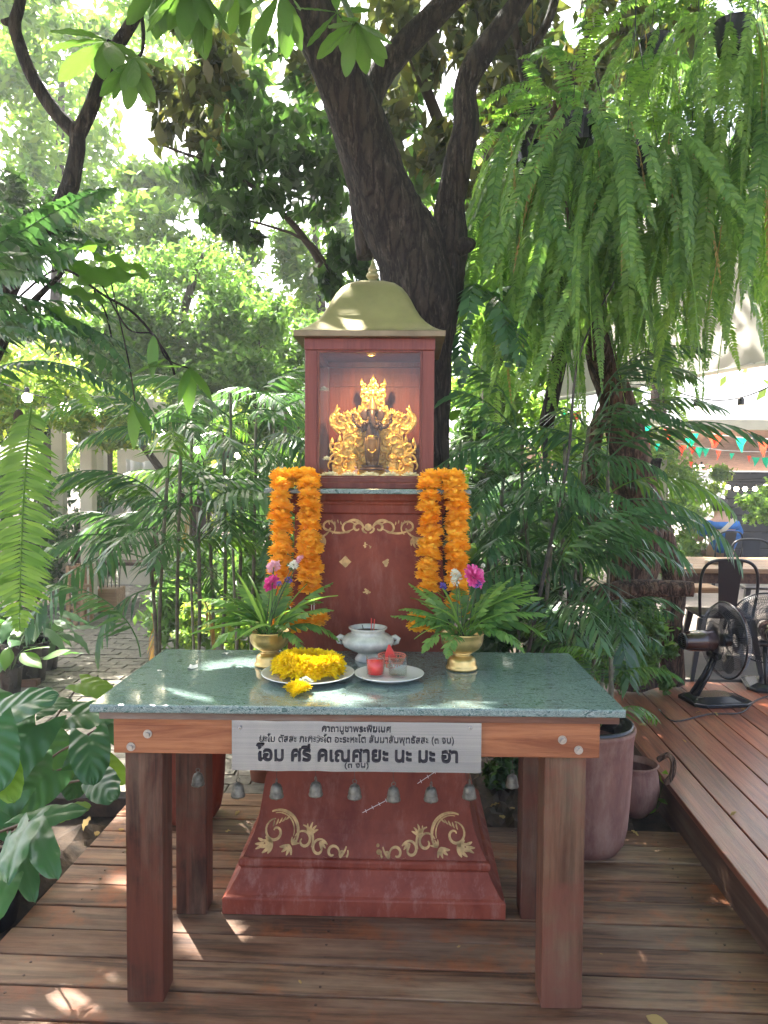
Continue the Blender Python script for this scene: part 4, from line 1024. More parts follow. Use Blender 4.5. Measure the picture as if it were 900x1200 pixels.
# glasses and basket
def tumbler(px, py, label, fill, nm):
    c = T(px, py) + Vector((0, 0, .009)); r = thing(nm, c, label, 'glass', 'small glasses on the smaller plate')
    m_ = MB(); m_.lathe([(.026, 0), (.029, .003), (.031, .066), (.0295, .066), (.0275, .007), (.001, .006)], (0, 0, 0), 28); part('glass_wall', m_, 'glass', r, smooth=True, local=True)
    m_ = MB(); m_.lathe([(.0265, .0072), (.0288, .052), (.001, .052)], (0, 0, 0), 28); part('drink', m_, fill, r, smooth=True, local=True)
M['water'] = glassy('water', (.90, .93, .93), 1.2)
tumbler(440, 795, 'small glass filled with bright red drink on the smaller plate', 'redliquid', 'red_drink_glass')
tumbler(466, 796, 'small glass of clear water right of the red drink', 'water', 'water_glass')
c = T(459, 785) + Vector((0, 0, .010)); bs = thing('coral_basket', c, 'coral openwork plastic basket behind the two glasses', 'basket')
m_ = MB()
for z_, rr in ((.004, .033), (.022, .040), (.034, .044), (.040, .046)): m_.tube([(rr * math.cos(q), rr * math.sin(q), z_) for q in np.linspace(0, 2 * math.pi, 28, endpoint=False)], .0022, 6, closed=True)
for q in np.linspace(0, 2 * math.pi, 24, endpoint=False): m_.tube([(.033 * math.cos(q), .033 * math.sin(q), .004), (.046 * math.cos(q + .13), .046 * math.sin(q + .13), .040)], .0017, 5)
part('weave', m_, 'coral', bs, smooth=True, local=True)
m_ = MB(); m_.lathe([(.033, .001), (.033, .004), (.001, .004)], (0, 0, 0), 24); part('basket_base', m_, 'coral', bs, local=True)
m_ = MB(); m_.prism([(-.028, 0), (.026, .002), (-.002, .055), (-.008, .056)], lambda a, b, d: (c.x - .004 + a, c.y + .0 + d + a * .2, c.z + .018 + b), .016); single('red_fruit_slice', m_, 'rose', 'red pointed fruit slice standing in the coral basket', 'fruit', bevel=.003)
def crumple(px, py, s_, label, z=None, mat='paper', nm='fallen_petal', grp='fallen petals on the marble'):
    r_ = random.Random(px); c = T(px, py) if z is None else G(px, py, z); m_ = MB(); V = [c + Vector((0, 0, s_ * .4))]; n = 9
    for i in range(n):
        a = 2 * math.pi * i / n; q = s_ * r_.uniform(.5, 1.1); V.append(c + Vector((q * math.cos(a), q * math.sin(a), .001 + s_ * r_.uniform(0, .5))))
    m_.add(V, [(0, 1 + i, 1 + (i + 1) % n) for i in range(n)]); single(nm, m_, mat, label, 'petal' if mat == 'paper' else 'leaf', grp)
crumple(225, 783, .022, 'crumpled white petal nearest the left edge of the marble'); crumple(266, 767, .020, 'white petal at the back edge of the marble left of the bowl')
crumple(187, 787, .010, 'tiny pale petal left of the crumpled one on the marble'); crumple(592, 827, .007, 'small dark speck of debris on the right of the marble', mat='soil', nm='debris_speck', grp='debris on the marble'); crumple(598, 826, .006, 'smaller dark debris speck just right of the other', mat='soil', nm='debris_speck', grp='debris on the marble')

# ================================================================== JARS AND POTS BY THE DECK
def jar(name, c, prof, mat, label, cat='jar', n=40):
    r = thing(name, c, label, cat, None)
    m_ = MB(); m_.lathe(prof, (0, 0, 0), n, False); part('jar_body', m_, mat, r, smooth=True, local=True)
    return r
c = G(683, 1008, 0); c.y += .02; c = Vector((P(686, 1000, 3.17).x, 3.17, 0))
JP = [(.001, .005), (.10, .0), (.125, .012), (.148, .045), (.160, .10), (.168, .20), (.174, .32), (.177, .42), (.181, .455), (.186, .47), (.186, .482), (.176, .485), (.168, .47), (.165, .42), (.160, .39)]
r = jar('mauve_clay_jar', c, [(a * 1.04, b * 1.09) for a, b in JP], 'jar', 'tall mauve clay jar behind the right-hand table posts')
m_ = MB(); m_.lathe([(.162, .44), (.001, .45)], (0, 0, 0), 24, False); part('potting_soil', m_, 'soil', r, local=True)
m_ = MB(); m_.lathe([(.16, .46), (.177, .51), (.184, .54), (.174, .542), (.16, .48)], (0, 0, 0), 30, False); part('inner_pot', m_, 'black', r, smooth=True, local=True)
c2 = Vector((P(222, 960, 3.42).x, 3.42, 0))
jar('red_clay_jar', c2, [(a * .95, b * 1.05) for a, b in JP], 'red', 'reddish clay jar half hidden behind the left rear table post')
c3 = Vector((P(301, 915, 3.66).x, 3.9, -.02))
jar('small_terracotta_pot', c3, [(.001, 0), (.07, 0), (.09, .14), (.10, .15), (.10, .17), (.088, .17), (.08, .1)], 'terra', 'small terracotta pot on the path left of the red pedestal', 'pot')
c4_ = Vector((1.12, 3.52, 0))
r = jar('round_clay_pot', c4_, [(.001, 0), (.06, 0), (.10, .05), (.115, .12), (.105, .20), (.095, .22), (.11, .235), (.10, .24), (.088, .21)], 'jar', 'small round clay pot with a woody handle squeezed beside the raised deck', 'pot')
m_ = MB(); m_.tube(spline([(.09, -.05, .27), (.13, -.07, .30), (.15, -.08, .27), (.145, -.08, .21), (.12, -.07, .17)], 3), .013, 8, .2); part('woody_handle', m_, 'bark2', r, local=True)

# ================================================================== FANS
def make_fan(loc, rz, label, sc_=1.0):
    r = thing('floor_fan', loc, label, 'fan', 'black floor fans on the raised deck', rz=rz)   # local: blows along +X
    m_ = MB(); n = 8
    b = [(-.19 + .0, -.10), (-.13, -.145), (.13, -.145), (.20, -.09), (.20, .09), (.13, .145), (-.13, .145), (-.19, .10)]
    m_.prism(b, lambda a, b_, d: (a, b_, d), .022)
    m_.add([(a * .9, b_ * .85, .0222) for a, b_ in b] + [(a * .62 - .03, b_ * .5, .05) for a, b_ in b], [tuple(range(7, -1, -1)), tuple(range(8, 16))] + [(i, (i + 1) % 8, (i + 1) % 8 + 8, i + 8) for i in range(8)])
    part('base', m_, 'black', r, bevel=.005, local=True)
    for s_ in (-1, 1):
        m_ = MB(); m_.tube([(-.14, s_ * .025, .045), (-.06, s_ * .022, .17), (-.01, s_ * .02, .28)], [.017, .014, .013], 10); part('upright', m_, 'black', r, smooth=True, local=True)
    m_ = MB(); m_.tube([(-.012, -.05, .292), (-.012, .05, .292)], .022, 14); part('tilt_joint', m_, 'black', r, auto=True, local=True)
    hz = .385
    m_ = MB(); pr_ = [(.001, -.215), (.04, -.213), (.052, -.20), (.055, -.185), (.0555, -.184), (.062, -.17), (.066, -.10), (.068, -.02), (.055, .0), (.001, .002)]
    V = MB(); V.lathe(pr_, (0, 0, 0), 32, False); m_.add([(z - .01, x, y + hz) for x, y, z in V.V], V.F); ms_ = part('motor_shell', m_, 'motor', r, smooth=True, local=True)
    V = MB(); V.lathe([(.05, -.2165), (.052, -.205), (.001, -.217)], (0, 0, 0), 32, False); m_ = MB(); m_.add([(z - .01, x, y + hz) for x, y, z in V.V], V.F)
    for q in range(7): m_.mm(-.2275, -.2265, -.036, .036, hz - .036 + q * .012, hz - .032 + q * .012)
    part('vent_cap', m_, 'wire', ms_, local=True)
    RG = .235
    def ring(m_, rr, x_, t): m_.tube([(x_, rr * math.cos(q), hz + rr * math.sin(q)) for q in np.linspace(0, 2 * math.pi, 48, endpoint=False)], t, 6, closed=True)
    for nm, sg_ in (('rear_guard', -1), ('front_guard', 1)):
        m_ = MB()
        for j in range(110):
            q = 2 * math.pi * j / 110; pts = []
            for rr, x_ in ((.045, .075), (.12, .078), (.185, .06), (.222, .035), (RG, .002)):
                qq = q + (.25 * (rr / RG) if sg_ > 0 else 0); pts.append((.06 + sg_ * x_, rr * math.cos(qq), hz + rr * math.sin(qq)))
            m_.tube(pts, .0014, 3)
        ring(m_, .045, .06 + sg_ * .075, .004); ring(m_, .185, .06 + sg_ * .06, .0016); ring(m_, .12, .06 + sg_ * .078, .0014)
        part(nm, m_, 'wire', r, local=True)
    m_ = MB(); m_.tube([(.06, (RG + .002) * math.cos(q), hz + (RG + .002) * math.sin(q)) for q in np.linspace(0, 2 * math.pi, 60, endpoint=False)], .006, 8, closed=True); part('guard_rim', m_, 'black', r, smooth=True, local=True)
    V = MB(); V.lathe([(.04, .03), (.04, .09), (.025, .10), (.001, .102)], (0, 0, 0), 24); m_ = MB(); m_.add([(z, x, y + hz) for x, y, z in V.V], V.F); part('hub', m_, 'black', r, smooth=True, local=True)
    for b in range(3):
        m_ = MB(); V = []; Fc = []
        for i in range(9):
            for j in range(9):
                u, v = i / 8, j / 8; rr = .038 + .17 * u; a = 2 * math.pi * b / 3 + (v - .5) * (1.15 + .5 * math.sin(u * 3.0)) + u * .35
                V.append((.055 + (v - .5) * .06 + .01 * u, rr * math.cos(a), hz + rr * math.sin(a)))
        for i in range(8):
            for j in range(8): Fc.append((i * 9 + j, i * 9 + j + 1, i * 9 + j + 10, i * 9 + 9 + j))
        m_.add(V, Fc); part('blade', m_, 'blade', r, smooth=True, local=True)
    r.scale = (sc_,) * 3
    return r
f1 = G(826, 822, .165)
make_fan(Vector((f1.x + .06, f1.y, .166)), R(8), 'nearer black floor fan with a reddish-brown motor on the raised deck')
f2 = P(893, 805, 5.15)
make_fan(Vector((f2.x + .03, 5.15, .166)), R(75), 'farther black floor fan turned away, cut by the right edge')
m_ = MB(); cb = [G(772, 832, .167), G(790, 846, .167), G(830, 838, .167), G(868, 836, .167), G(885, 822, .167), G(905, 815, .167)]
m_.tube(spline([p + Vector((0, 0, .004)) for p in cb], 5), .004, 6); single('fan_cable', m_, 'black', 'thin black cable lying on the raised deck by the fan base', 'cable', smooth=True)

# ================================================================== DINING AREA
FLZ = .16
def table2(x0, x1, y0, y1, label):
    r = thing('dining_table', ((x0 + x1) / 2, (y0 + y1) / 2, FLZ), label, 'table', 'dining tables on the patio')
    n = 5
    for i in range(n):
        a = y0 + (y1 - y0) * i / n; m_ = MB(); m_.mm(x0, x1, a + .002, a + (y1 - y0) / n - .002, FLZ + .71, FLZ + .745); part('top_board', m_, 'tabletop', r, bevel=.004)
    m_ = MB(); m_.mm(x0 + .05, x1 - .05, y0 + .05, y0 + .08, FLZ + .63, FLZ + .709); m_.mm(x0 + .05, x1 - .05, y1 - .08, y1 - .05, FLZ + .63, FLZ + .709); part('table_rail', m_, 'riser', r)
    for xx in (x0 + .08, x1 - .14):
        for yy in (y0 + .085, y1 - .15):
            m_ = MB(); m_.mm(xx, xx + .06, yy, yy + .06, FLZ, FLZ + .709); part('leg', m_, 'riser', r)
    return r
ta = P(773, 668, 5.6); table2(ta.x, ta.x + 1.9, 5.62, 6.5, 'nearer brown plank dining table behind the black metal chair')
def chair_metal(loc, rz, label):
    r = thing('metal_chair', loc, label, 'chair', 'black metal chairs around the dining table', rz=rz)  # faces +Y, back at -Y
    m_ = MB()
    loop = [(-.17, -.16, .44), (-.185, -.20, .62), (-.175, -.225, .76), (-.12, -.235, .83), (0, -.24, .845), (.12, -.235, .83), (.175, -.225, .76), (.185, -.20, .62), (.17, -.16, .44)]
    m_.tube(spline(loop, 4), .011, 8); part('back_frame', m_, 'blackmetal', r, smooth=True, local=True)
    m_ = MB(); m_.hexa([(-.055, -.175, .45), (.055, -.175, .45), (.055, -.171, .45), (-.055, -.171, .45)], [(-.08, -.241, .835), (.08, -.241, .835), (.08, -.237, .835), (-.08, -.237, .835)]); part('back_splat', m_, 'blackmetal', r, local=True)
    m_ = MB(); m_.hexa([(-.17, -.17, .43), (.17, -.17, .43), (.19, .19, .43), (-.19, .19, .43)], [(-.175, -.175, .452), (.175, -.175, .452), (.195, .195, .452), (-.195, .195, .452)]); part('seat', m_, 'blackmetal', r, bevel=.01, local=True)
    for sx in (-1, 1):
        for sy in (-1, 1):
            m_ = MB(); m_.hexa([(sx * .23 - .012, sy * .22 - .012, 0), (sx * .23 + .012, sy * .22 - .012, 0), (sx * .23 + .012, sy * .22 + .012, 0), (sx * .23 - .012, sy * .22 + .012, 0)], [(sx * .16 - .022, sy * .16 - .022, .43), (sx * .16 + .022, sy * .16 - .022, .43), (sx * .16 + .022, sy * .16 + .022, .43), (sx * .16 - .022, sy * .16 + .022, .43)]); part('leg', m_, 'blackmetal', r, local=True)
    return r
cA = P(850, 735, 5.35); ch = chair_metal((cA.x, 5.45, .166), R(-8), 'black metal chair with back splat behind the nearer fan')
cB = P(893, 700, 6.9); copy_tree(ch, loc=(cB.x, 6.95, FLZ), rz=R(175), label='black metal chair on the far side of the dining table, beside the person')
cC = P(843, 660, 10.1); copy_tree(ch, loc=(cC.x, 10.1, FLZ - .1), rz=R(10), label='black metal chair under the seated person in blue')
# person seen from behind, seated
pc = P(843, 690, 10.3); pz = FLZ - .1
pr_ = thing('person', (pc.x, 10.3, pz), 'person in a blue short-sleeved shirt with a cream strap seated with their back to us', 'person')
X0, Y0 = pc.x, 10.25
q_ = lambda x, y, z: Vector((X0 + x, Y0 + y, pz + z))
skinned('body', [q_(0, 0, .50), q_(0, -.01, .66), q_(0, 0, .82), q_(0, .05, .94), q_(0, .08, 1.02), q_(0, .13, 1.12), q_(0, .14, 1.20),
    q_(.15, .03, .90), q_(.25, .10, .72), q_(.22, .30, .70), q_(.16, .38, .70), q_(-.15, .03, .90), q_(-.26, .10, .72), q_(-.22, .30, .70), q_(-.16, .38, .70),
    q_(.10, .12, .48), q_(.13, .45, .47), q_(.13, .47, .22), q_(.13, .47, .05), q_(.13, .58, .03), q_(-.10, .12, .48), q_(-.13, .45, .47), q_(-.13, .47, .22), q_(-.13, .47, .05), q_(-.13, .58, .03)],
    [(0, 1), (1, 2), (2, 3), (3, 4), (4, 5), (5, 6), (3, 7), (7, 8), (8, 9), (9, 10), (3, 11), (11, 12), (12, 13), (13, 14), (0, 15), (15, 16), (16, 17), (17, 18), (18, 19), (0, 20), (20, 21), (21, 22), (22, 23), (23, 24)],
    [.16, .15, .16, .12, .055, .085, .08, .07, .05, .04, .03, .07, .05, .04, .03, .10, .075, .055, .045, .035, .10, .075, .055, .045, .035], 'skin', pr_)
skinned('shirt', [q_(0, -.01, .52), q_(0, -.02, .68), q_(0, -.01, .84), q_(0, .03, .94), q_(.17, .025, .90), q_(.265, .09, .76), q_(-.17, .025, .90), q_(-.275, .09, .76)], [(0, 1), (1, 2), (2, 3), (3, 4), (4, 5), (3, 6), (6, 7)], [(.17, .16), (.17, .155), (.18, .155), (.11, .10), .085, .07, .085, .07], 'cloth', pr_, sub=3)
m_ = MB(); m_.ball(q_(0, .115, 1.165), (.098, .108, .105), 20, 14); part('hair', m_, 'hair', pr_, smooth=True)
for s_ in (-1, 1):
    m_ = MB(); m_.ball(q_(s_ * .10, .15, 1.12), (.012, .02, .03), 8, 6); part('ear', m_, 'skin', pr_, smooth=True)
    m_ = MB(); b_ = q_(s_ * .13, .43, .71); m_.ball(b_, (.035, .045, .014), 10, 6)
    for f_i in range(4): m_.tube([b_ + Vector((-.024 + f_i * .016, .035, 0)), b_ + Vector((-.026 + f_i * .017, .075 - abs(f_i - 1.6) * .006, .004)), b_ + Vector((-.026 + f_i * .017, .10 - abs(f_i - 1.6) * .008, -.004))], [.009, .008, .006], 6)
    m_.tube([b_ + Vector((-s_ * .03, .0, 0)), b_ + Vector((-s_ * .055, .03, 0))], [.010, .007], 6); part('hand', m_, 'skin', pr_, smooth=True)
m_ = MB(); m_.tube([q_(.0, .24, 1.10), q_(0, .262, 1.085), q_(0, .24, 1.075)], [.012, .014, .01], 8); part('nose', m_, 'skin', pr_, smooth=True)
m_ = MB(); V = []
for i in range(14):
    t = i / 13; x_ = .10 - .36 * t; z_ = 1.0 - .30 * t; y_ = -.235 + .04 * math.cos(t * 3.1) * 0 + .12 * (abs(t - .55)) ** 1.2 * 1.2
    V += [q_(x_ - .018, y_ + .01, z_ + .022), q_(x_ + .018, y_ + .01, z_ - .022)]
m_.add(V, [(2 * i, 2 * i + 2, 2 * i + 3, 2 * i + 1) for i in range(13)]); so_ = part('strap', m_, 'strap', pr_); so_.modifiers.new('t', 'SOLIDIFY').thickness = .006
m_ = MB(); cpl = P(875, 661, 6.2); m_.lathe([(.05, 0), (.10, .008), (.13, .02), (.128, .022), (.09, .012), (.001, .01)], (ta.x + .62, 6.0, FLZ + .746), 24); single('wooden_tray', m_, 'strap', 'pale round wooden tray on the brown dining table', 'tray', smooth=True)
m_ = MB(); m_.mm(ta.x + .06, ta.x + .30, 5.75, 5.9, FLZ + .746, FLZ + .765); single('folded_napkins', m_, 'paper', 'folded white napkins near the left end of the dining table', 'napkins', bevel=.004)
m_ = MB(); m_.lathe([(.03, 0), (.033, .01), (.033, .12), (.014, .16), (.013, .2), (.001, .2)], (ta.x + .14, 6.2, FLZ + .746), 16); single('water_bottle', m_, 'glass', 'clear bottle standing on the left end of the dining table', 'bottle', smooth=True)
# bench with white cushion behind chair
m_ = MB(); bx = P(765, 700, 6.9); m_.mm(bx.x - .6, bx.x + .55, 6.75, 7.2, FLZ + .40, FLZ + .45)
single('bench_seat', m_, 'tabletop', 'low brown bench seat seen under the dining table', 'bench', bevel=.01)

# driftwood: thick leaning trunk with branches
dr = thing('old_leaning_tree', P(735, 790, 5.0) * 1, 'gnarled brown leaning trunk with stubs, wound with palms beside the raised deck', 'tree'); dr.location.z = 0
def limb(pts, rpx, root, mat='bark2', nm='trunk', jit=.10, n=16, sub=6, seed=1, k=1.0):
    r_ = random.Random(seed); P3 = [P(*p) for p in pts]; rs = [r * p[2] / F for r, p in zip(rpx, pts)]
    m_ = MB(); m_.tube(spline(P3, sub), lerps(rs, sub), n, jit, r_); return part(nm, m_, mat, root, smooth=True)
limb([(742, 800, 5.0), (738, 700, 4.95), (748, 620, 4.9), (740, 540, 4.8), (722, 470, 4.7), (700, 400, 4.6), (690, 300, 4.6), (670, 230, 4.6), (655, 120, 4.6)], [30, 28, 27, 24, 20, 16, 15, 13, 11], dr)
limb([(790, 800, 5.1), (785, 735, 5.05), (792, 690, 5.0), (780, 640, 4.95), (765, 590, 4.9), (752, 540, 4.85)], [13, 14, 11, 13, 12, 9], dr, nm='side_stem', seed=3)
limb([(660, 700, 4.7), (690, 699, 4.6), (740, 690, 4.55), (812, 690, 4.5)], [9, 10, 11, 9], dr, nm='horizontal_branch', seed=4)
limb([(745, 560, 4.8), (768, 546, 4.75), (774, 545, 4.74)], [8, 9, 7], dr, nm='cut_stub', mat='bark', seed=5)
limb([(700, 620, 4.8), (690, 560, 4.8), (700, 500, 4.8), (725, 460, 4.8)], [12, 10, 9, 8], dr, nm='side_stem', seed=6)
limb([(640, 500, 4.6), (655, 420, 4.6), (662, 360, 4.6), (668, 270, 4.6)], [8, 9, 9, 8], dr, nm='side_stem', seed=8, mat='bark')

# ================================================================== BIG TREE BEHIND THE SHRINE
bt = thing('big_shade_tree', Vector((P(488, 700, 3.95).x, 3.95, 0)), 'big dark rough-barked tree forking right behind the shrine roof and shading it', 'tree')
limb([(486, 930, 3.95), (486, 700, 3.95), (485, 520, 3.95), (487, 420, 3.95), (492, 350, 3.95), (482, 300, 3.95), (458, 250, 3.92), (430, 175, 3.88), (401, 95, 3.82), (369, 20, 3.76), (335, -70, 3.7), (300, -200, 3.7), (285, -380, 3.8)], [52, 43, 42, 41, 45, 42, 37, 33, 29, 27, 25, 22, 18], bt, 'bark', 'trunk', .07, 32, 8, 11)
limb([(500, 400, 3.98), (514, 330, 3.98), (527, 285, 3.98), (527, 240, 3.98), (537, 190, 3.98), (546, 150, 3.98), (545, 105, 3.98), (562, 68, 3.98), (596, 20, 3.98), (640, -50, 3.98), (700, -160, 4.0)], [30, 28, 22, 17, 16, 15, 13, 14, 12, 11, 9], bt, 'bark', 'limb', .10, 20, 7, 12)
limb([(436, 300, 4.5), (424, 220, 4.5), (428, 140, 4.5), (452, 78, 4.5), (512, 15, 4.5), (570, -50, 4.5), (600, -160, 4.5)], [18, 16, 15, 15, 14, 13, 12], bt, 'bark', 'limb', .08, 16, 6, 13)
limb([(536, 292, 3.9), (548, 286, 3.9), (551, 280, 3.9)], [10, 10, 5], bt, 'bark', 'burl', .1, 10, 4, 14)
limb([(610, 60, 4.6), (618, 110, 4.6), (622, 160, 4.6)], [6, 7, 9], bt, 'bark', 'branch', .1, 8, 4, 15)
limb([(600, 20, 4.6), (612, 60, 4.6), (640, 30, 4.6), (655, -20, 4.6)], [5, 5, 5, 5], bt, 'bark', 'branch', .1, 8, 4, 16)

# ================================================================== CANOPY OF THE BIG TREE (unseen above the frame, shaped to shade the scene)
SPOTS = [G(700, 826, TZ), G(660, 832, TZ), G(560, 824, TZ), G(520, 825, TZ), G(480, 811, TZ), G(225, 828, TZ), G(190, 826, TZ), G(402, 812, TZ), G(272, 781, TZ), G(596, 806, TZ),
         G(235, 1100, 0), G(262, 1092, 0), G(345, 1112, 0), G(60, 1188, 0), G(105, 1166, 0), G(265, 1140, 0), G(850, 866, .165), G(885, 858, .165), G(905, 875, .165), G(836, 889, .165), P(236, 768, 2.8), P(262, 770, 2.8),
         P(505, 560, 2.7), P(330, 560, 2.7), P(400, 372, 3.0), P(60, 860, 2.6), P(100, 600, 2.6)]
RADS = [.10, .07, .05, .06, .05, .05, .06, .04, .03, .04, .02, .01, .0, .015, .01, .0, .09, .10, .10, .045, .0, .0, -.11, -.11, -.11, .0, .05]
def keep_canopy(C):  # leaves cut away along the sun rays to let dapples through
    ok = (C[:, 2] - 1.5) / np.maximum(C[:, 1], .3) > .66
    S = np.array(SUN)
    for t, r in zip(SPOTS, RADS):
        d = C - np.array(t); k = d @ S; q = np.linalg.norm(d - k[:, None] * S, axis=1); ok &= q > (r + .11 if r > 0 else -1)
    return ok
rng = np.random.default_rng(5)
n = 43000
C = np.stack([rng.uniform(-5.5, 5.5, n), rng.uniform(-1.0, 10.5, n), rng.uniform(4.3, 7.6, n)], 1)
f_ = np.sin(C[:, 0] * 1.7 + C[:, 2]) + np.sin(C[:, 1] * 1.9 + C[:, 0] * .6) + np.sin(C[:, 2] * 2.3 + C[:, 1])
C = C[(f_ > -1.75) & keep_canopy(C) & ~((C[:, 0] > .3) & (C[:, 1] > 5.0) & (rng.uniform(0, 1, len(C)) < .4))]
V, q = leaf_cloud(rng, C, .21, .5, .35)
V = V - np.array(off(bt)); o = link('crown', np_mesh('crown', V, q, 'tree_m'), bt); o['kind'] = 'stuff'
_c = Vector((SX, SY, 2.25)) + SUN * 3.1
crown('added_shade_leaves', bt, [(tuple(_c), (.40, .40, .25), 14, 900)], .17, 'tree_m', 71, .5, .35)  # unseen leaves added to keep the sun off the shrine roof
for k, q3 in enumerate(((-.95, 2.75, 0), (-.75, 2.05, 0), (-.1, 2.2, 0))):
    _c = Vector(q3) + SUN * 6.7
    crown('added_shade_leaves', bt, [(tuple(_c), (.75, .6, .3), 30, 1500)], .18, 'tree_m', 72 + k, .5, .35, keep=keep_canopy)  # more leaves added above to block sun patches on the lower deck
for k, (x, y, z) in enumerate([(-2.5, 3.5, 5.5), (2.8, 5, 6), (.5, 1.2, 5.8), (-.5, 7.5, 6.5)]):
    m_ = MB(); a = P(300, -200, 3.7) if x < 0 else P(700, -160, 4.0)
    m_.tube(spline([a, a.lerp(Vector((x, y, z)), .5) + Vector((0, 0, .3)), Vector((x, y, z))], 6), lerps([.08, .05, .02], 6), 8, .06, random.Random(k)); part('branch', m_, 'bark', bt, smooth=True)
# big drooping leaves of the same tree that hang into the top of the picture
def leafbunch(name, root, c, n, me, rng_, spread=.08, sc_=(.7, 1.1), tilt=(-70, 25), az=(0, 360)):
    for i in range(n):
        p = Vector(c) + Vector((rng_.uniform(-spread, spread), rng_.uniform(-spread, spread), rng_.uniform(-spread, spread) * .6))
        place(name, rng_.choice(me), root, p, rng_.uniform(*az), rng_.uniform(*tilt), rng_.uniform(*sc_), rng_.uniform(-30, 30))
r_ = random.Random(12)

# ================================================================== BACKGROUND TREES
def tree(name, label, base, blobs, size, mat, seed, trunks=(), aspect=.45, down=.4, tm='bark_far', cat='tree', group=None):
    t = thing(name, Vector((base[0], base[1], -.1)), label, cat, group)
    for pts, rr in trunks:
        m_ = MB(); m_.tube(spline(pts, 4), lerps(rr, 4), 8, .08, random.Random(seed)); part('trunk', m_, tm, t, smooth=True)
    crown('crown', t, blobs, size, mat, seed, aspect, down); return t
def B(px, py, Y, rx, rz, k, n, ry=None, *ex): # blob in pixels
    c = P(px, py, Y); return (tuple(c), (rx * Y / F, ry or rx * Y / F, rz * Y / F), k, n) + ex
# pale lit trees far left and centre
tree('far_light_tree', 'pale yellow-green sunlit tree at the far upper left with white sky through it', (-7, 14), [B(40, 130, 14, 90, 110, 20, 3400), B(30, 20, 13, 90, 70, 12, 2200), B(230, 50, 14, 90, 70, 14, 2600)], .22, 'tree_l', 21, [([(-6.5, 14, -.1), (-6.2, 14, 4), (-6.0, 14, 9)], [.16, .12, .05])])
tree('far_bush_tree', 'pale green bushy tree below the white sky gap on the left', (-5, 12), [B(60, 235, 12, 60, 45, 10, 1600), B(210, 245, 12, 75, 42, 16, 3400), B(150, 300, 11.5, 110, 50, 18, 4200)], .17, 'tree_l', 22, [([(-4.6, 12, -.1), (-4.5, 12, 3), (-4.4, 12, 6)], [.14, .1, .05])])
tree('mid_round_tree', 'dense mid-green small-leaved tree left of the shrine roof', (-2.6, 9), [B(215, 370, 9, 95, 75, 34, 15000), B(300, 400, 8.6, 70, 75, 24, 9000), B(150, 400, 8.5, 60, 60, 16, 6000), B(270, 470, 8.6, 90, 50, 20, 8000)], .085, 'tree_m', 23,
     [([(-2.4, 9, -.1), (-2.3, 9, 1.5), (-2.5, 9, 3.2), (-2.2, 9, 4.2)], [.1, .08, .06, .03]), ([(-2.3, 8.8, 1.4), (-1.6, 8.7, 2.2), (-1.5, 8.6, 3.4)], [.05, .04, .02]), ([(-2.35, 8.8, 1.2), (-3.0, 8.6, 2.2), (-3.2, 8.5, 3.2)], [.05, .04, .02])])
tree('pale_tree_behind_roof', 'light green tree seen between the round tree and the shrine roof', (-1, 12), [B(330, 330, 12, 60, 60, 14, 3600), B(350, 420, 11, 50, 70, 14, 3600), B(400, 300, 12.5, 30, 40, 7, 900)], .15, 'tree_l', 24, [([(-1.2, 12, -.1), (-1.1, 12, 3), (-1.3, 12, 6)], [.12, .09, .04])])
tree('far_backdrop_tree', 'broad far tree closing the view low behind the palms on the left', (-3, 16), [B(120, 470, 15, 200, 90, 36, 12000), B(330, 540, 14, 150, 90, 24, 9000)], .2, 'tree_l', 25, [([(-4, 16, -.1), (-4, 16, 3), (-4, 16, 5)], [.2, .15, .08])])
tree('glossy_dark_tree', 'tree with drooping dark glossy leaves left of the big trunk', (-1.6, 6.6), [B(330, 215, 6.4, 85, 28, 24, 760), B(255, 195, 6.6, 40, 30, 12, 260), B(275, 262, 6.3, 42, 16, 9, 260), B(400, 325, 6.5, 34, 38, 10, 560), B(360, 170, 6.0, 60, 40, 12, 420), B(300, 90, 6.6, 70, 60, 14, 260)], .16, 'tree_d', 26,
     [([(-.45, 6.9, -.1), (-.45, 6.9, 2.2), (-.6, 6.8, 3.3), (-1.2, 6.6, 4.0), (-2.0, 6.4, 4.3)], [.05, .045, .035, .02, .008]), ([(-.5, 6.8, 3.0), (-.7, 6.5, 3.5), (-1.5, 6.3, 3.7)], [.02, .014, .006])], .42, .7)
tree('bronze_leaf_tree', 'tree with olive and bronze-backed drooping leaves high behind the forked trunk', (.4, 6.5), [B(235, 115, 6.4, 55, 70, 14, 600), B(225, 60, 6.4, 40, 40, 8, 260), B(470, 170, 6.2, 60, 50, 14, 420), B(430, 60, 6.5, 70, 60, 14, 500), B(560, 60, 6.2, 60, 80, 14, 800), B(650, 60, 6.2, 70, 60, 16, 900), B(580, 260, 6.2, 50, 50, 8, 300), B(620, 160, 6.2, 50, 60, 10, 500), B(760, 40, 6.2, 60, 50, 10, 500)], .18, 'magno', 27,
     [([(.9, 6.6, -.1), (.8, 6.6, 2.5), (.5, 6.4, 4.0), (.0, 6.3, 5.2)], [.09, .08, .06, .03]), ([(.8, 6.6, 2.5), (1.2, 6.3, 4.0), (1.6, 6.2, 5.4)], [.05, .04, .02])], .42, .75)
tree('blue_green_tree', 'tree with broad blue-green leaves between the two trunk forks', (1.2, 7.5), [B(495, 120, 7.2, 40, 36, 10, 240), B(500, 215, 7.2, 40, 40, 12, 240), B(330, 140, 7.4, 60, 60, 10, 420), B(680, 80, 7.2, 60, 50, 12, 460), B(590, 300, 7.5, 70, 80, 14, 900)], .2, 'tree_m', 28, [([(1.0, 7.6, -.1), (1.0, 7.5, 3), (.8, 7.4, 5)], [.07, .06, .03])], .5, .6)
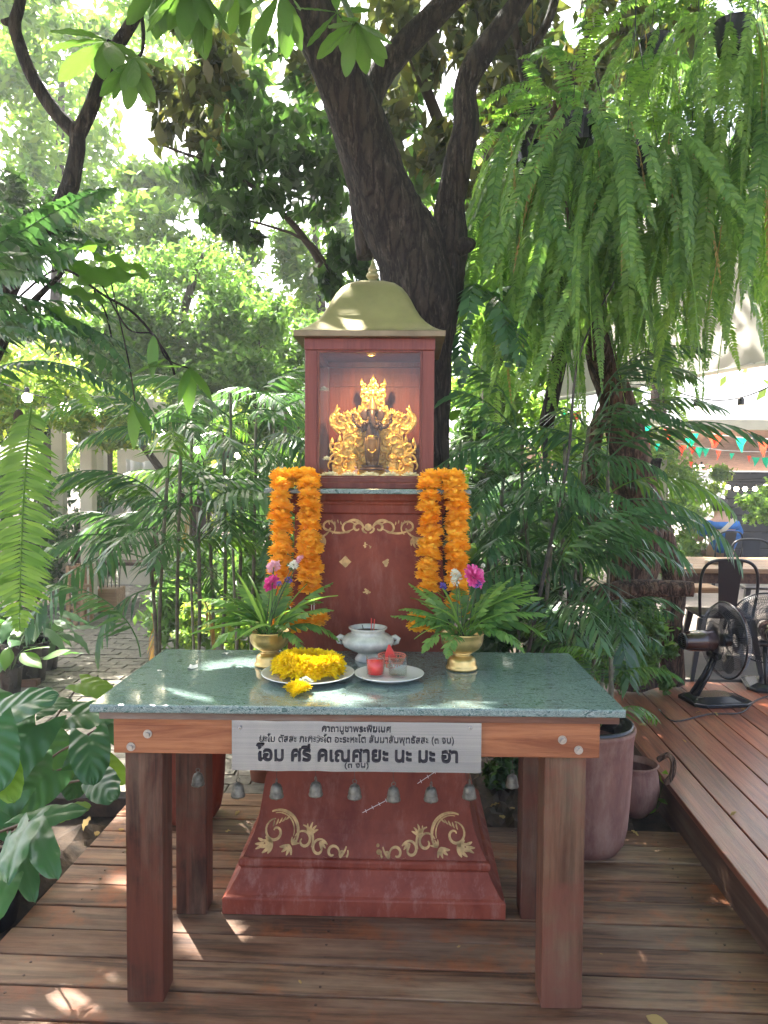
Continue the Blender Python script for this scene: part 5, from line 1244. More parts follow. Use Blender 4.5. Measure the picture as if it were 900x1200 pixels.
tree('far_right_tree', 'light green tree glowing through the hanging ferns on the right', (5, 13), [B(640, 250, 13, 110, 170, 26, 6400), B(820, 200, 13, 130, 170, 26, 6000)], .22, 'tree_l', 29, [([(4.5, 13, -.1), (4.4, 13, 4), (4.6, 13, 8)], [.16, .13, .06])])
# shrubs and hedges behind the palms
tree('back_shrub', 'bright green shrub behind the palm stems left of the pedestal', (-1.4, 6.6), [B(250, 690, 6.6, 75, 60, 26, 5200), B(330, 640, 6.8, 55, 70, 18, 3600)], .085, 'tree_m', 31, cat='shrub')
tree('back_shrub', 'yellow-green feathery shrub low at the left palm roots', (-1.0, 5.6), [B(300, 735, 5.6, 60, 34, 20, 3000), B(230, 735, 5.9, 25, 26, 8, 900)], .06, 'tree_l', 32, cat='shrub')
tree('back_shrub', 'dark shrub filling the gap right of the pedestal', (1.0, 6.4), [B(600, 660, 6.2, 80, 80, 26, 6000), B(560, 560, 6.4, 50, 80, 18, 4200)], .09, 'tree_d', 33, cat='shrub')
tree('back_shrub', 'bright sunlit shrub behind the right palms', (1.6, 7.5), [B(640, 560, 7.6, 80, 80, 24, 5200), B(600, 450, 7.8, 70, 70, 16, 3800), B(690, 470, 7.8, 50, 80, 14, 2600)], .10, 'tree_l', 34, cat='shrub')
tree('low_shrub', 'fine-leaved green shrub at the foot of the leaning trunk beside the fan', (1.55, 4.7), [B(735, 745, 4.75, 45, 50, 22, 3800), B(690, 790, 4.5, 40, 40, 14, 2200), B(770, 770, 4.9, 22, 35, 8, 1000)], .055, 'tree_m', 35, cat='shrub')
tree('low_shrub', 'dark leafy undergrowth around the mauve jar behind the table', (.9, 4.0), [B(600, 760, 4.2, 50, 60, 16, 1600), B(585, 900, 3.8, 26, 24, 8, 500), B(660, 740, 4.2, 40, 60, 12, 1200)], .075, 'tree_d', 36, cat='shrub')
tree('courtyard_bush', 'light green bush behind the seated person in blue', (5.6, 11), [B(770, 560, 11, 45, 45, 16, 4200), B(790, 620, 10.5, 45, 40, 14, 3400), B(830, 565, 11.5, 25, 20, 8, 1200)], .09, 'tree_l', 37, cat='shrub')
tree('courtyard_bush', 'pale fern-like bush at the right edge before the dark slatted wall', (5.4, 9), [B(893, 590, 9, 26, 26, 12, 2200)], .07, 'tree_l', 38, cat='shrub')
tree('courtyard_bush', 'low green bush behind the left of the dining table', (3.4, 9.5), [B(745, 640, 9.5, 45, 40, 14, 2800), B(700, 610, 9.5, 40, 60, 14, 2800)], .08, 'tree_m', 39, cat='shrub')
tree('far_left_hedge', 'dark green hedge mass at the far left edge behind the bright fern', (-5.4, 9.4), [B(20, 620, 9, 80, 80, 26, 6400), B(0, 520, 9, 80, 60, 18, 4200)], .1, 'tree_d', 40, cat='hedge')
tree('climber_mass', 'yellow-green creeper spilling over the pergola roof on the left', (-4.2, 8), [B(60, 470, 7.6, 90, 35, 24, 5200), B(20, 430, 7.4, 60, 40, 14, 2800), B(130, 500, 7.8, 50, 26, 12, 2200)], .08, 'tree_l', 41, cat='climber')
tree('dark_upper_foliage', 'bluish dark feathery tree at the left edge above the broad fern leaves', (-4.5, 7.5), [B(20, 235, 7.5, 60, 30, 12, 1400)], .10, 'tree_d', 42, cat='tree', trunks=[([(-4.2, 7.6, -.1), (-4.1, 7.5, 2), (-3.9, 7.5, 4.2)], [.08, .06, .03])])

# ================================================================== FRANGIPANI (left)
fr = thing('frangipani_tree', Vector((P(78, 240, 3.6).x - .1, 3.6, 0)), 'frangipani with a grey Y-forked branch and big paddle leaves at the upper left', 'tree')
limb([(-90, 820, 3.9), (-60, 560, 3.9), (0, 360, 3.7), (70, 245, 3.6), (88, 188, 3.6), (91, 158, 3.6)], [13, 12, 11, 11, 9, 9], fr, 'bark', 'trunk', .05, 14, 5, 31)
limb([(91, 158, 3.6), (62, 128, 3.6), (38, 90, 3.6), (22, 50, 3.6), (17, 28, 3.6), (24, 0, 3.6), (30, -60, 3.6)], [9, 8, 7.5, 7, 7, 6, 6], fr, 'bark', 'limb', .05, 12, 5, 32)
limb([(91, 158, 3.6), (105, 130, 3.6), (118, 95, 3.6), (132, 62, 3.6), (152, 30, 3.6), (172, -5, 3.6), (200, -60, 3.6)], [9, 8.5, 8, 8, 7, 6.5, 6], fr, 'bark', 'limb', .05, 12, 5, 33)
limb([(14, 26, 3.6), (6, 26, 3.6), (2, 24, 3.6)], [6, 4, 2], fr, 'bark', 'stub', .05, 8, 3, 34)
limb([(165, 10, 3.6), (168, 40, 3.55), (166, 62, 3.5), (158, 68, 3.5)], [2.5, 2.2, 2, 2], fr, 'bark', 'twig', .05, 6, 4, 35)
pad = [leaf_mesh('paddle_leaf', 'frangi', .29, .095, 'obovate', 36, 5, ribs=.8, curl=c, cup=.1, fold=.16, seed=i) for i, c in enumerate((.15, .5, .8))]
def whorl(px, py, Y, n, L, down, seed, azr=(0, 360), root=fr, me=None, nm='paddle_leaf', px_len=None):
    r_ = random.Random(seed); c = P(px, py, Y)
    for i in range(n):
        az = azr[0] + (azr[1] - azr[0]) * (i + r_.uniform(.2, .8)) / n
        place(nm, r_.choice(me or pad), root, c, az, down + r_.uniform(-22, 22), L * r_.uniform(.8, 1.12), r_.uniform(-25, 25))
limb([(118, 95, 3.6), (124, 60, 3.5), (128, 48, 3.5)], [4, 3, 3], fr, 'bark', 'twig', .05, 6, 4, 36)
whorl(125, 48, 3.5, 10, .90, -28, 1); whorl(158, 68, 3.4, 8, .72, -42, 2)
whorl(225, -22, 3.3, 11, .9, -50, 3); whorl(190, -28, 3.5, 7, .85, -62, 4); whorl(285, -25, 3.4, 7, .8, -40, 5)
whorl(418, 26, 3.3, 10, .72, -38, 6); whorl(395, 15, 3.5, 6, .7, -15, 7); whorl(330, -10, 3.2, 6, .8, -45, 8)
limb([(395, -60, 3.4), (400, -10, 3.35), (415, 28, 3.3)], [5, 4, 3], fr, 'stem', 'twig', .05, 6, 4, 37)
limb([(200, -60, 3.6), (212, -30, 3.45), (225, -12, 3.3)], [5, 4, 4], fr, 'bark', 'twig', .05, 6, 4, 38)

# ================================================================== HANGING FERNS (right)
hf = [frond_mesh('fern_frond', m, L=l, n=int(l * 62), a0=a0, a1=-88, pw=pw, ll=.054, lw=.0165, sweep=14, droop=.28, seed=s, rr=.003, wob=.05, bend=.45)
      for s, (l, a0, pw, m) in enumerate(((1.15, 35, .07, 'fern'), (.95, 55, .09, 'fern'), (1.35, 30, .06, 'fern'), (.8, 50, .12, 'fern'), (1.15, 30, .07, 'fern_y'), (.8, 60, .2, 'fern')))]
hs = [frond_mesh('fern_frond', m, L=l, n=int(l * 52), a0=a0, a1=a1, pw=.8, ll=.055, lw=.019, sweep=15, droop=.15, seed=s + 50, rr=.0025, wob=.04)
      for s, (l, a0, a1, m) in enumerate(((.55, 70, -50, 'fern'), (.5, 50, -30, 'fern_y'), (.65, 80, -70, 'fern')))]
hdry = frond_mesh('dead_frond', 'dry', L=.9, n=26, a0=10, a1=-89, pw=.08, ll=.045, lw=.010, sweep=40, droop=1.2, seed=77, rr=.003, wob=.08, bend=1.2)
pdry = frond_mesh('dead_frond', 'dry', L=.6, n=13, a0=0, a1=-88, pw=.3, ll=.18, lw=.014, sweep=45, droop=1.5, t0=.2, seed=78, rr=.005, prof='palm', wob=.05, bend=1.0)
def hangfern(px, py, Y, n, label, seed, ns=8, lo=.75, hi=1.1, spread=.16, cut=None, pot=True, yl=.15):
    c = P(px, py, Y); t = thing('hanging_fern', c, label, 'fern', 'ferns hanging in baskets above the raised deck'); r_ = random.Random(seed)
    if pot:
        m_ = MB(); m_.lathe([(.001, -.16), (.07, -.16), (.09, -.05), (.095, -.03), (.09, -.03), (.001, -.04)], (0, 0, 0), 16, False); part('basket', m_, 'black', t, local=True)
        m_ = MB()
        for q in range(3): m_.tube([(.12 * math.cos(q * 2.1), .12 * math.sin(q * 2.1), 0), (0, 0, .55)], .002, 4)
        m_.tube([(0, 0, .55), (0, 0, 1.3)], .003, 4); part('hanger', m_, 'wire', t, local=True)
    for i in range(n):
        az = 360 * i / n + r_.uniform(-12, 12); v = r_.randrange(4) if r_.random() > yl else 4 + r_.randrange(2)
        p = c + Vector((math.cos(R(az)), math.sin(R(az)), 0)) * r_.uniform(.02, spread) + Vector((0, 0, r_.uniform(-.08, .05)))
        place('frond', hf[v], t, p, az, r_.uniform(-12, 12), r_.uniform(lo, hi), r_.uniform(-25, 25))
    for i in range(3): place('dead_frond', hdry, t, c + Vector((r_.uniform(-.2, .2), r_.uniform(-.2, .0), -.05)), r_.uniform(180, 360), r_.uniform(-20, 10), r_.uniform(.5, 1.0))
    for i in range(ns):
        az = r_.uniform(0, 360); place('frond', hs[r_.randrange(3)], t, c + Vector((r_.uniform(-.1, .1), r_.uniform(-.1, .1), .02)), az, r_.uniform(-10, 30), r_.uniform(.7, 1.1))
    return t
hangfern(622, 165, 4.2, 31, 'leftmost hanging fern, beside the right fork of the big tree', 1, lo=.8, hi=1.15, spread=.26)
hangfern(680, 130, 4.0, 33, 'hanging fern with long dark fronds, second from the left', 2, lo=.9, hi=1.25, spread=.26)
hangfern(742, 165, 3.9, 30, 'hanging fern whose black basket shows between its fronds', 3, lo=.85, hi=1.2, spread=.26)
hangfern(815, 160, 4.1, 38, 'hanging fern before the pale translucent sheet, second from the right', 4, lo=.8, hi=1.1, spread=.26, yl=.3)
hangfern(885, 130, 4.0, 38, 'rightmost hanging fern at the right edge of the view', 5, lo=.85, hi=1.15, spread=.26, yl=.3)
hangfern(860, 20, 3.7, 26, 'upper hanging fern in the top right corner', 6, lo=.55, hi=.8, spread=.26, yl=.4)
hangfern(770, 40, 4.3, 22, 'upper hanging fern with upright yellow-green fronds left of the corner one', 7, ns=14, lo=.5, hi=.75, spread=.26, yl=.4)
hangfern(600, 260, 4.5, 24, 'lower hanging fern half hidden behind the leftmost ones', 8, lo=.8, hi=1.05, spread=.26, pot=False)
hangfern(710, 250, 4.6, 24, 'shaded fern growing on the leaning trunk behind the hanging ones', 9, lo=.8, hi=1.05, spread=.26, pot=False)
hangfern(560, 330, 4.8, 16, 'small fern tucked behind the shrine roof at the right', 10, lo=.5, hi=.7, spread=.15, pot=False)

# broad dark fern right of the cabinet
bf = [frond_mesh('broad_frond', 'palm', L=.7, n=16, a0=40, a1=-85, pw=.6, ll=.15, lw=.042, sweep=25, droop=.5, seed=s, rr=.004, prof='x', taper=.3) for s in (1, 2)]
bff = thing('broad_leaved_fern', P(560, 350, 4.1), 'broad dark fern with drooping lobed fronds right beside the cabinet roof', 'fern')
for i, (px, py, az, tl, s_) in enumerate(((560, 345, 200, 20, .75), (565, 350, 250, 10, .85), (560, 350, 290, -10, .9), (570, 350, 330, 20, .7), (555, 340, 150, 40, .6), (540, 380, 260, -20, .7), (585, 380, 280, 0, .8))):
    place('broad_frond', bf[i % 2], bff, P(px, py, 4.1), az, tl, s_)
stl = [leaf_mesh('strap_leaf', 'fern', .5, .06, 'lance', 12, 2, curl=.5, wave=1.0, seed=i) for i in range(2)]
for i, (px, py, az, tl) in enumerate(((532, 372, 60, 70), (528, 376, 20, 55), (534, 372, 340, 50), (540, 380, 0, 65), (535, 384, 300, 40))):
    place('strap_leaf', stl[i % 2], bff, P(px, py, 4.05), az, tl, .8)
# round light leaves right of the cabinet
rl = [leaf_mesh('leaf', 'phil_l', .17, .15, 'heart', 8, 5, ribs=.4, curl=.3)]
tl_ = thing('light_leaved_climber', P(545, 600, 4.0), 'young climber with round light green leaves right of the cabinet', 'climber')
m_ = MB(); m_.tube(spline([P(540, 760, 4.0), P(545, 640, 4.0), P(538, 560, 4.0), P(540, 515, 4.0)], 5), .006, 6); part('stem', m_, 'stem', tl_)
for px, py, az, s_ in ((538, 514, 200, .8), (545, 545, 330, .7), (540, 560, 250, .8), (534, 590, 230, .6), (552, 600, 300, .7), (548, 640, 270, .8), (535, 480, 240, .5)):
    place('leaf', rl[0], tl_, P(px, py, 4.0), az, r_.uniform(-50, 5), s_, r_.uniform(-20, 20))

# ================================================================== PALMS
pf = [frond_mesh('palm_frond', m, L=l, n=n_, a0=a0, a1=a1, pw=.8, ll=ll, lw=.024, sweep=26, droop=.45, t0=.22, seed=s + 80, rr=.005, prof='palm', wob=.03, bend=.5)
      for s, (l, n_, a0, a1, ll, m) in enumerate(((.85, 17, 50, -50, .24, 'palm'), (.75, 15, 60, -30, .22, 'palm'), (.95, 19, 40, -65, .25, 'palm'), (.65, 13, 35, -75, .20, 'palm'), (.8, 16, 55, -45, .23, 'palm_light')))]
def palm(name, label, stems, seed, nf=(4, 6), sc_=(.7, 1.0), extra=(), light=.12, sh=.35, cat='palm', group='bamboo palms around the shrine'):
    x0 = sum(P(s[0], 760, s[3]).x for s in stems) / len(stems); t = thing(name, Vector((x0, stems[0][3], 0)), label, cat, group); r_ = random.Random(seed)
    for bx, tx, ty, Y in stems:
        b = P(bx, 760, Y); b.z = 0; top = P(tx, ty, Y)
        m_ = MB(); pts = spline([b, b.lerp(top, .5) + Vector((r_.uniform(-.04, .04), 0, 0)), top], 9); rr = []
        for i in range(len(pts)): rr.append(.0085 + (.0025 if i % 2 == 0 else 0))
        m_.tube(pts, rr, 8); part('cane', m_, 'cane', t, smooth=False)
        n = r_.randint(*nf); a0 = r_.uniform(0, 360)
        if r_.random() < .3: place('dead_frond', pdry, t, top.lerp(b, .3), r_.uniform(0, 360), r_.uniform(-30, 0), r_.uniform(.5, .7))
        for i in range(n):
            az = a0 + 360 * i / n + r_.uniform(-20, 20); v = 4 if r_.random() < light else r_.randrange(4)
            h = r_.uniform(0, sh) * (top.z)
            p = top.lerp(b, h / max(top.z, .1) * .8)
            if math.sin(R(az)) < -.5 and Y < 3.4: az += 180
            place('palm_frond', pf[v], t, p, az, r_.uniform(-5, 30) - h * 22, r_.uniform(*sc_), r_.uniform(-10, 10))
    for px, py, Y, az, tl, s_, v in extra: place('palm_frond', pf[v], t, P(px, py, Y), az, tl, s_)
    return t
palm('bamboo_palm', 'bamboo palm at the left, its dark canes rising at the table corner by the path', [(190, 196, 560, 4.0), (208, 212, 520, 4.1), (222, 232, 600, 3.9), (180, 176, 640, 4.0)], 1, (4, 5),
     extra=((200, 600, 4.0, 185, 25, .9, 2), (196, 660, 3.9, 190, 5, .95, 0), (196, 690, 3.7, 200, -20, .85, 3), (200, 520, 4.0, 170, 30, .9, 2), (165, 770, 3.3, 190, 30, .75, 1), (205, 640, 3.9, 250, 0, .8, 0)))
palm('bamboo_palm', 'bamboo palm between the left canes and the orange garland', [(250, 262, 510, 4.3), (270, 284, 560, 4.4), (290, 300, 500, 4.5), (240, 244, 600, 4.3), (312, 322, 560, 4.4)], 2, (4, 6),
     extra=((265, 500, 4.2, 170, 35, .9, 2), (285, 490, 4.3, 10, 30, .85, 0), (300, 520, 4.2, 340, 15, .8, 1)))
palm('bamboo_palm', 'taller shaded bamboo palm behind the left ones', [(330, 335, 480, 5.2), (280, 270, 460, 5.3), (230, 225, 490, 5.2)], 3, (5, 7), sc_=(.8, 1.1))
palm('bamboo_palm', 'bamboo palm just right of the orange garland', [(575, 590, 560, 4.2), (600, 612, 520, 4.3), (622, 615, 600, 4.1), (585, 572, 620, 4.4)], 4, (5, 6),
     extra=((610, 520, 4.1, 200, 30, .95, 2), (605, 500, 4.2, 190, 35, 1.0, 0), (620, 560, 4.0, 220, 15, .9, 2), (590, 570, 3.9, 250, 10, .8, 3), (600, 600, 4.0, 300, 10, .8, 0)))
palm('bamboo_palm', 'bamboo palm with pale canes in front of the leaning trunk', [(650, 662, 520, 4.2), (672, 690, 500, 4.2), (700, 712, 540, 4.3), (685, 680, 620, 4.1), (640, 646, 640, 4.0)], 5, (5, 6),
     extra=((700, 500, 4.1, 30, 40, 1.0, 2), (695, 490, 4.1, 10, 35, 1.05, 0), (700, 560, 4.0, 330, 20, 1.05, 0), (700, 600, 3.9, 330, 0, .85, 2), (690, 640, 3.8, 320, 20, .9, 3), (670, 680, 3.6, 310, 35, .85, 0), (650, 690, 3.5, 340, 35, .8, 1), (640, 560, 4.0, 210, 20, .8, 1), (660, 720, 3.4, 280, 20, .8, 3)))
palm('bamboo_palm', 'darker bamboo palm deep behind the right brass bowl', [(560, 550, 600, 5.0), (640, 650, 560, 5.1), (600, 600, 640, 5.0)], 6, (5, 7), sc_=(.8, 1.1), light=0)
palm('bamboo_palm', 'small bamboo palm low between the right table end and the fan', [(690, 700, 740, 3.9), (720, 728, 700, 4.2), (668, 664, 730, 3.7)], 7, (4, 5), sc_=(.55, .8))
palm('bamboo_palm', 'low striped young palm leaning over the right end of the table', [(700, 706, 800, 3.25), (712, 716, 770, 3.3)], 8, (4, 5), sc_=(.4, .55), light=.8)
palm('parlour_palm', 'fine blue-green palm high behind the left bamboo palms', [(330, 320, 470, 6.4), (290, 300, 480, 6.5), (360, 350, 500, 6.3)], 9, (6, 8), sc_=(.8, 1.1), group=None)
# long thin light cane bent in front (right)
m_ = MB(); m_.tube(spline([P(612, 800, 4.0), P(640, 660, 3.9), P(665, 540, 3.9), P(678, 420, 3.9), P(720, 330, 3.9)], 6), lerps([.010, .010, .008, .006, .003], 6), 7); single('bare_stem', m_, 'bark_grey', 'thin bare grey stem rising slantwise through the right palms', 'stem', smooth=True)

# ================================================================== LEFT: broad-leaved climbers, big bright frond
bl_ = thing('birds_nest_fern', P(40, 400, 3.3), 'large dark wavy-leaved fern arching over the path at the upper left', 'fern'); bl_.location.z = 0
wv = [frond_mesh('wavy_leaf', 'palm', L=.75, n=20, a0=a, a1=a - 50, pw=.9, ll=.13, lw=.05, sweep=30, droop=.35, t0=.03, seed=s + 200, rr=.005, prof='x', taper=.2, bend=.8) for s, a in enumerate((10, 0, -5))]
wl = [leaf_mesh('wavy_leaf', 'palm_light', .36, .10, 'lance', 16, 3, curl=.6, wave=2.0, fold=.12, seed=i) for i in range(2)]
for i, (px, py, Y, az, tl, s_) in enumerate(((-30, 300, 3.2, 10, 25, .85), (-20, 330, 3.2, 350, 18, .9), (-30, 360, 3.1, 5, 5, .8), (-20, 290, 3.4, 20, 30, .9), (-40, 400, 3.0, 340, 20, .7), (0, 290, 3.4, 330, 8, .8), (60, 280, 3.5, 345, -12, .6), (-10, 250, 3.5, 10, -10, .7), (-60, 330, 2.9, 350, 20, .7))):
    place('wavy_leaf', wv[i % 3], bl_, P(px, py, Y), az, tl, s_, r_.uniform(-50, -5)); place('wavy_leaf', wv[(i + 1) % 3], bl_, P(px + 10, py - 18, Y + .1), az + 12, tl - 12, s_ * .85, r_.uniform(-60, 20))
for i, (px, py, az, tl) in enumerate(((70, 340, 0, -5), (90, 330, 350, 10), (50, 360, 340, -20), (100, 360, 10, -25), (60, 310, 30, 5), (110, 300, 0, -10), (30, 380, 350, -10), (80, 300, 320, 10))):
    place('wavy_leaf', wl[i % 2], bl_, P(px, py, 3.2), az, tl, r_.uniform(.6, 1.0), r_.uniform(-50, 10))
m_ = MB(); m_.tube(spline([P(-40, 700, 3.3), P(-30, 500, 3.3), P(10, 390, 3.3), P(75, 318, 3.3)], 5), lerps([.04, .035, .02, .008], 5), 8); part('stem', m_, 'bark', bl_, smooth=True)
m_ = MB(); m_.tube(spline([P(20, 350, 3.3), P(70, 315, 3.3), P(120, 345, 3.2), P(160, 370, 3.2), P(195, 415, 3.2), P(205, 440, 3.2)], 5), .0055, 6); m_.tube(spline([P(110, 340, 3.2), P(125, 370, 3.2), P(135, 420, 3.2)], 5), .004, 6); part('twig', m_, 'bark', bl_, smooth=True)
df = [frond_mesh('long_frond', 'palm', L=1.1, n=26, a0=25, a1=-55, pw=.8, ll=.16, lw=.034, sweep=35, droop=.5, t0=.05, seed=s + 8, rr=.006, prof='x', taper=.35) for s in (1, 2)]
lf = thing('arching_fern', P(-10, 420, 3.2), 'long arching dark fern fronds crossing the left edge below the wavy leaves', 'fern')
for i, (px, py, Y, az, tl, s_) in enumerate(((-30, 410, 3.2, 0, 15, .75), (-20, 440, 3.0, 350, 5, .7), (10, 395, 3.4, 335, 5, .8), (-40, 380, 3.3, 15, 20, .7), (20, 400, 3.5, 350, -10, .85))): place('long_frond', df[i % 2], lf, P(px, py, Y), az, tl, s_)
bg_ = thing('bright_hanging_fern', P(35, 470, 2.5), 'bright yellow-green fern frond hanging straight down at the left edge', 'fern')
bm_ = frond_mesh('big_frond', 'fern_y', L=.72, n=52, a0=-72, a1=-86, pw=1, ll=.115, lw=.018, sweep=14, droop=.12, t0=.02, seed=91, rr=.004, wob=.02, bend=.25)
place('big_frond', bm_, bg_, P(36, 478, 2.5), 350, 0, 1.0); bg_.children[-1].rotation_euler = (0, 0, R(-82)); 
bm2 = frond_mesh('big_frond', 'fern_y', L=.5, n=30, a0=10, a1=-80, pw=.6, ll=.06, lw=.016, sweep=8, droop=.2, seed=92, rr=.003)
for px, py, az, s_ in ((20, 450, 200, .8), (30, 440, 330, .8), (50, 450, 300, .6), (10, 460, 260, .7), (45, 440, 20, .7)): place('frond', bm2, bg_, P(px, py, 2.6), az, 20, s_)
m_ = MB(); m_.ball(P(22, 490, 2.56), (.018, .016, .03), 10, 8); part('root_ball', m_, 'soil', bg_)
# hanging light leaf sprig, left centre
ls = thing('hanging_sprig', P(215, 330, 3.2), 'hanging twig ending in a bunch of thin translucent green leaves left of the shrine', 'branch')
m_ = MB(); m_.tube(spline([P(120, 335, 3.2), P(150, 385, 3.15), P(180, 392, 3.1), P(195, 420, 3.1), P(222, 432, 3.1)], 6), .0035, 6); m_.tube(spline([P(130, 330, 3.2), P(150, 420, 3.1), P(158, 470, 3.1)], 4), .003, 5); part('twig', m_, 'bark', ls)
tm = [leaf_mesh('thin_leaf', 'palm_light', .16, .045, 'lance', 8, 2, curl=.3)]
for px, py, az, tl in ((222, 430, 200, -30), (222, 430, 250, -60), (222, 430, 320, -40), (222, 430, 340, -5), (222, 430, 10, -20), (222, 430, 180, 5), (222, 430, 290, -70), (222, 430, 20, 20), (180, 392, 270, -80), (158, 470, 200, -40), (158, 470, 330, -50), (158, 470, 270, -80), (195, 420, 190, -20)):
    place('thin_leaf', tm[0], ls, P(px, py, 3.1), az + r_.uniform(-10, 10), tl, r_.uniform(.9, 1.4))

# ================================================================== PHILODENDRONS in the left bed
hm = [leaf_mesh('heart_leaf', 'phil', .30, .29, 'heart', 40, 14, ribs=.6, cup=.10, curl=c, fold=.10, wave=.2, seed=i) for i, c in enumerate((.35, .6, .25))]
hl = leaf_mesh('heart_leaf', 'phil_l', .30, .25, 'heart', 14, 8, ribs=1.0, cup=.1, curl=.4, fold=.1)
ar = [leaf_mesh('arrow_leaf', 'phil', .34, .20, 'heart', 14, 8, ribs=.5, cup=.2, curl=.8, fold=.25, wave=.5, seed=i) for i in (1, 2)]
def potplant(nm, label, potc, rad, leaves, cat='plant', group=None, stemmat='petiole'):
    t = thing(nm, potc, label, cat, group)
    m_ = MB(); m_.lathe([(.001, 0), (rad * .75, 0), (rad, .2), (rad * 1.05, .2), (rad * 1.05, .22), (rad * .95, .22), (rad * .93, .17), (.001, .165)], (0, 0, 0), 28, False); part('nursery_pot', m_, 'black', t, auto=True, local=True)
    m_ = MB(); m_.lathe([(rad * .92, .172), (.001, .185)], (0, 0, 0), 16, False); part('potting_soil', m_, 'soil', t, local=True)
    for px, py, Y, dpx, dpy, dY, nrm, s_, me in leaves:
        s_ *= .74
        a = P(px, py, Y); tip = P(px + dpx, py + dpy, Y + dY)
        o = link('leaf', me, t); orient(o, a, tip - a, nrm, s_)
        m_ = MB(); b = potc + Vector((random.uniform(-.05, .05), random.uniform(-.05, .05), .17)); mid = b.lerp(a, .55) + Vector((0, 0, .07))
        m_.tube(spline([b, mid, a], 5), lerps([.007, .005, .0035], 5), 6); part('petiole', m_, stemmat, t, smooth=True)
    return t
N1 = Vector((.15, -.75, .75)); N2 = Vector((0, -.5, .9)); N3 = Vector((.3, -.9, .35)); N4 = Vector((-.3, -.6, .7))
potplant('heart_leaf_philodendron', 'philodendron with big ribbed heart leaves in a black pot left of the table', Vector((-1.56, 2.95, -.08)), .17, [
    (42, 850, 2.45, -30, 42, -.10, N1, 1.0, hm[0]), (104, 862, 2.5, 2, 34, -.10, N1, .80, hm[1]), (62, 903, 2.45, -32, 30, -.12, N3, .85, hm[0]), (42, 832, 2.75, 25, -14, .10, N2, .8, hm[1]),
    (85, 838, 2.9, 40, -4, .0, N2, .9, hm[2]), (95, 800, 3.1, 30, 8, -.05, N2, .75, hl), (112, 912, 2.5, 20, 22, -.15, N3, .70, hm[1]), (20, 832, 2.7, -40, 20, 0, N2, .9, hm[2]),
    (118, 890, 2.8, 22, 20, 0, N3, .6, hl), (60, 870, 2.8, 20, 30, 0, N1, .8, hm[0]), (130, 845, 2.9, 20, 20, 0, N4, .7, hm[1]), (95, 893, 2.7, -10, 30, 0, N3, .7, hm[2])],
    group='philodendrons in black pots beside the deck')
potplant('heart_leaf_philodendron', 'philodendron with a yellow-edged leaf cut by the left edge', Vector((-1.75, 2.5, -.08)), .17, [
    (-12, 855, 2.2, 5, 40, -.08, N1, .9, hm[0]), (2, 890, 2.2, 8, 30, -.06, N3, .65, hl), (-5, 838, 2.4, 30, -15, 0, N2, .9, hm[1]), (10, 930, 2.3, -25, 30, -.05, N3, .8, hm[2]), (-20, 820, 2.6, 20, 10, 0, N2, .9, hm[2])],
    group='philodendrons in black pots beside the deck')
potplant('arrow_leaf_philodendron', 'low philodendron with folded arrow leaves over the deck edge at the bottom left', Vector((-1.52, 2.42, -.08)), .15, [
    (35, 962, 2.1, -28, 40, -.15, N4, .8, ar[0]), (40, 972, 2.15, 22, 60, -.20, N3, .75, ar[1]), (28, 965, 2.2, 45, -18, .05, N2, .7, ar[1]), (15, 990, 2.1, -22, 45, -.1, N4, .7, ar[0]),
    (25, 1000, 2.15, 8, 40, -.1, N3, .6, ar[0]), (70, 955, 2.35, 30, -12, 0, N2, .45, hl), (5, 970, 2.2, -20, -10, 0, N2, .7, ar[1]), (10, 1030, 2.0, -15, 30, -.1, N3, .6, ar[0])], group=None)
# second black pot edge next to deck
m_ = MB(); m_.lathe([(.001, 0), (.12, 0), (.16, .2), (.165, .2), (.165, .215), (.155, .215), (.15, .17), (.001, .165)], (-1.50, 2.72, -.09), 28, False); single('empty_nursery_pot', m_, 'black', 'black nursery pot with bare soil and dry leaves tucked against the deck edge', 'pot', auto=True)
# potted plants on the path (upper left)
pp = [leaf_mesh('leaf', 'palm', .26, .10, 'lance', 10, 3, curl=.6, wave=.6, seed=i) for i in range(2)] + [leaf_mesh('leaf', 'palm_light', .24, .12, 'lance', 10, 3, curl=.5)]
def bushpot(px, py, Y, rad, h, n, L, label, seed, cat='plant', pot=True, group='potted plants along the path', mats=(0, 1, 2)):
    c = P(px, py, Y); c.z = -.01; t = thing('potted_plant', c, label, cat, group); r_ = random.Random(seed)
    m_ = MB(); m_.lathe([(.001, 0), (rad * .78, 0), (rad, h), (rad * 1.06, h), (rad * 1.06, h + .02), (rad * .95, h + .02), (rad * .9, h - .04), (.001, h - .04)], (0, 0, 0), 24, False); part('nursery_pot', m_, 'black', t, auto=True, local=True)
    for i in range(n):
        az = r_.uniform(0, 360); l = r_.uniform(.12, .4) * L / .26; tl = r_.uniform(15, 80)
        e = Vector((math.cos(R(az)) * math.cos(R(tl)), math.sin(R(az)) * math.cos(R(tl)), math.sin(R(tl)))) * l
        b = Vector((0, 0, h - .03)); m_ = MB(); m_.tube([b, b + e * .6 + Vector((0, 0, .03)), b + e], .003, 4); part('petiole', m_, 'stem', t, local=True)
        o = link('leaf', pp[r_.choice(mats)], t); o.location = b + e; o.rotation_euler = (r_.uniform(-.4, .4), -R(r_.uniform(-50, 35)), R(az)); o.scale = (L / .26 * r_.uniform(.8, 1.2),) * 3
    return t
bushpot(30, 775, 5.7, .17, .30, 26, .24, 'dark glossy plant in the larger black pot at the left of the path', 1, mats=(0, 0, 1))
bushpot(52, 770, 6.1, .12, .26, 20, .20, 'dark plant in the small black pot nearest the paving', 2, mats=(0, 1, 1))
bushpot(12, 790, 5.3, .08, .20, 12, .22, 'light green plant in the smallest black pot at the left edge', 3, mats=(2, 2, 0))
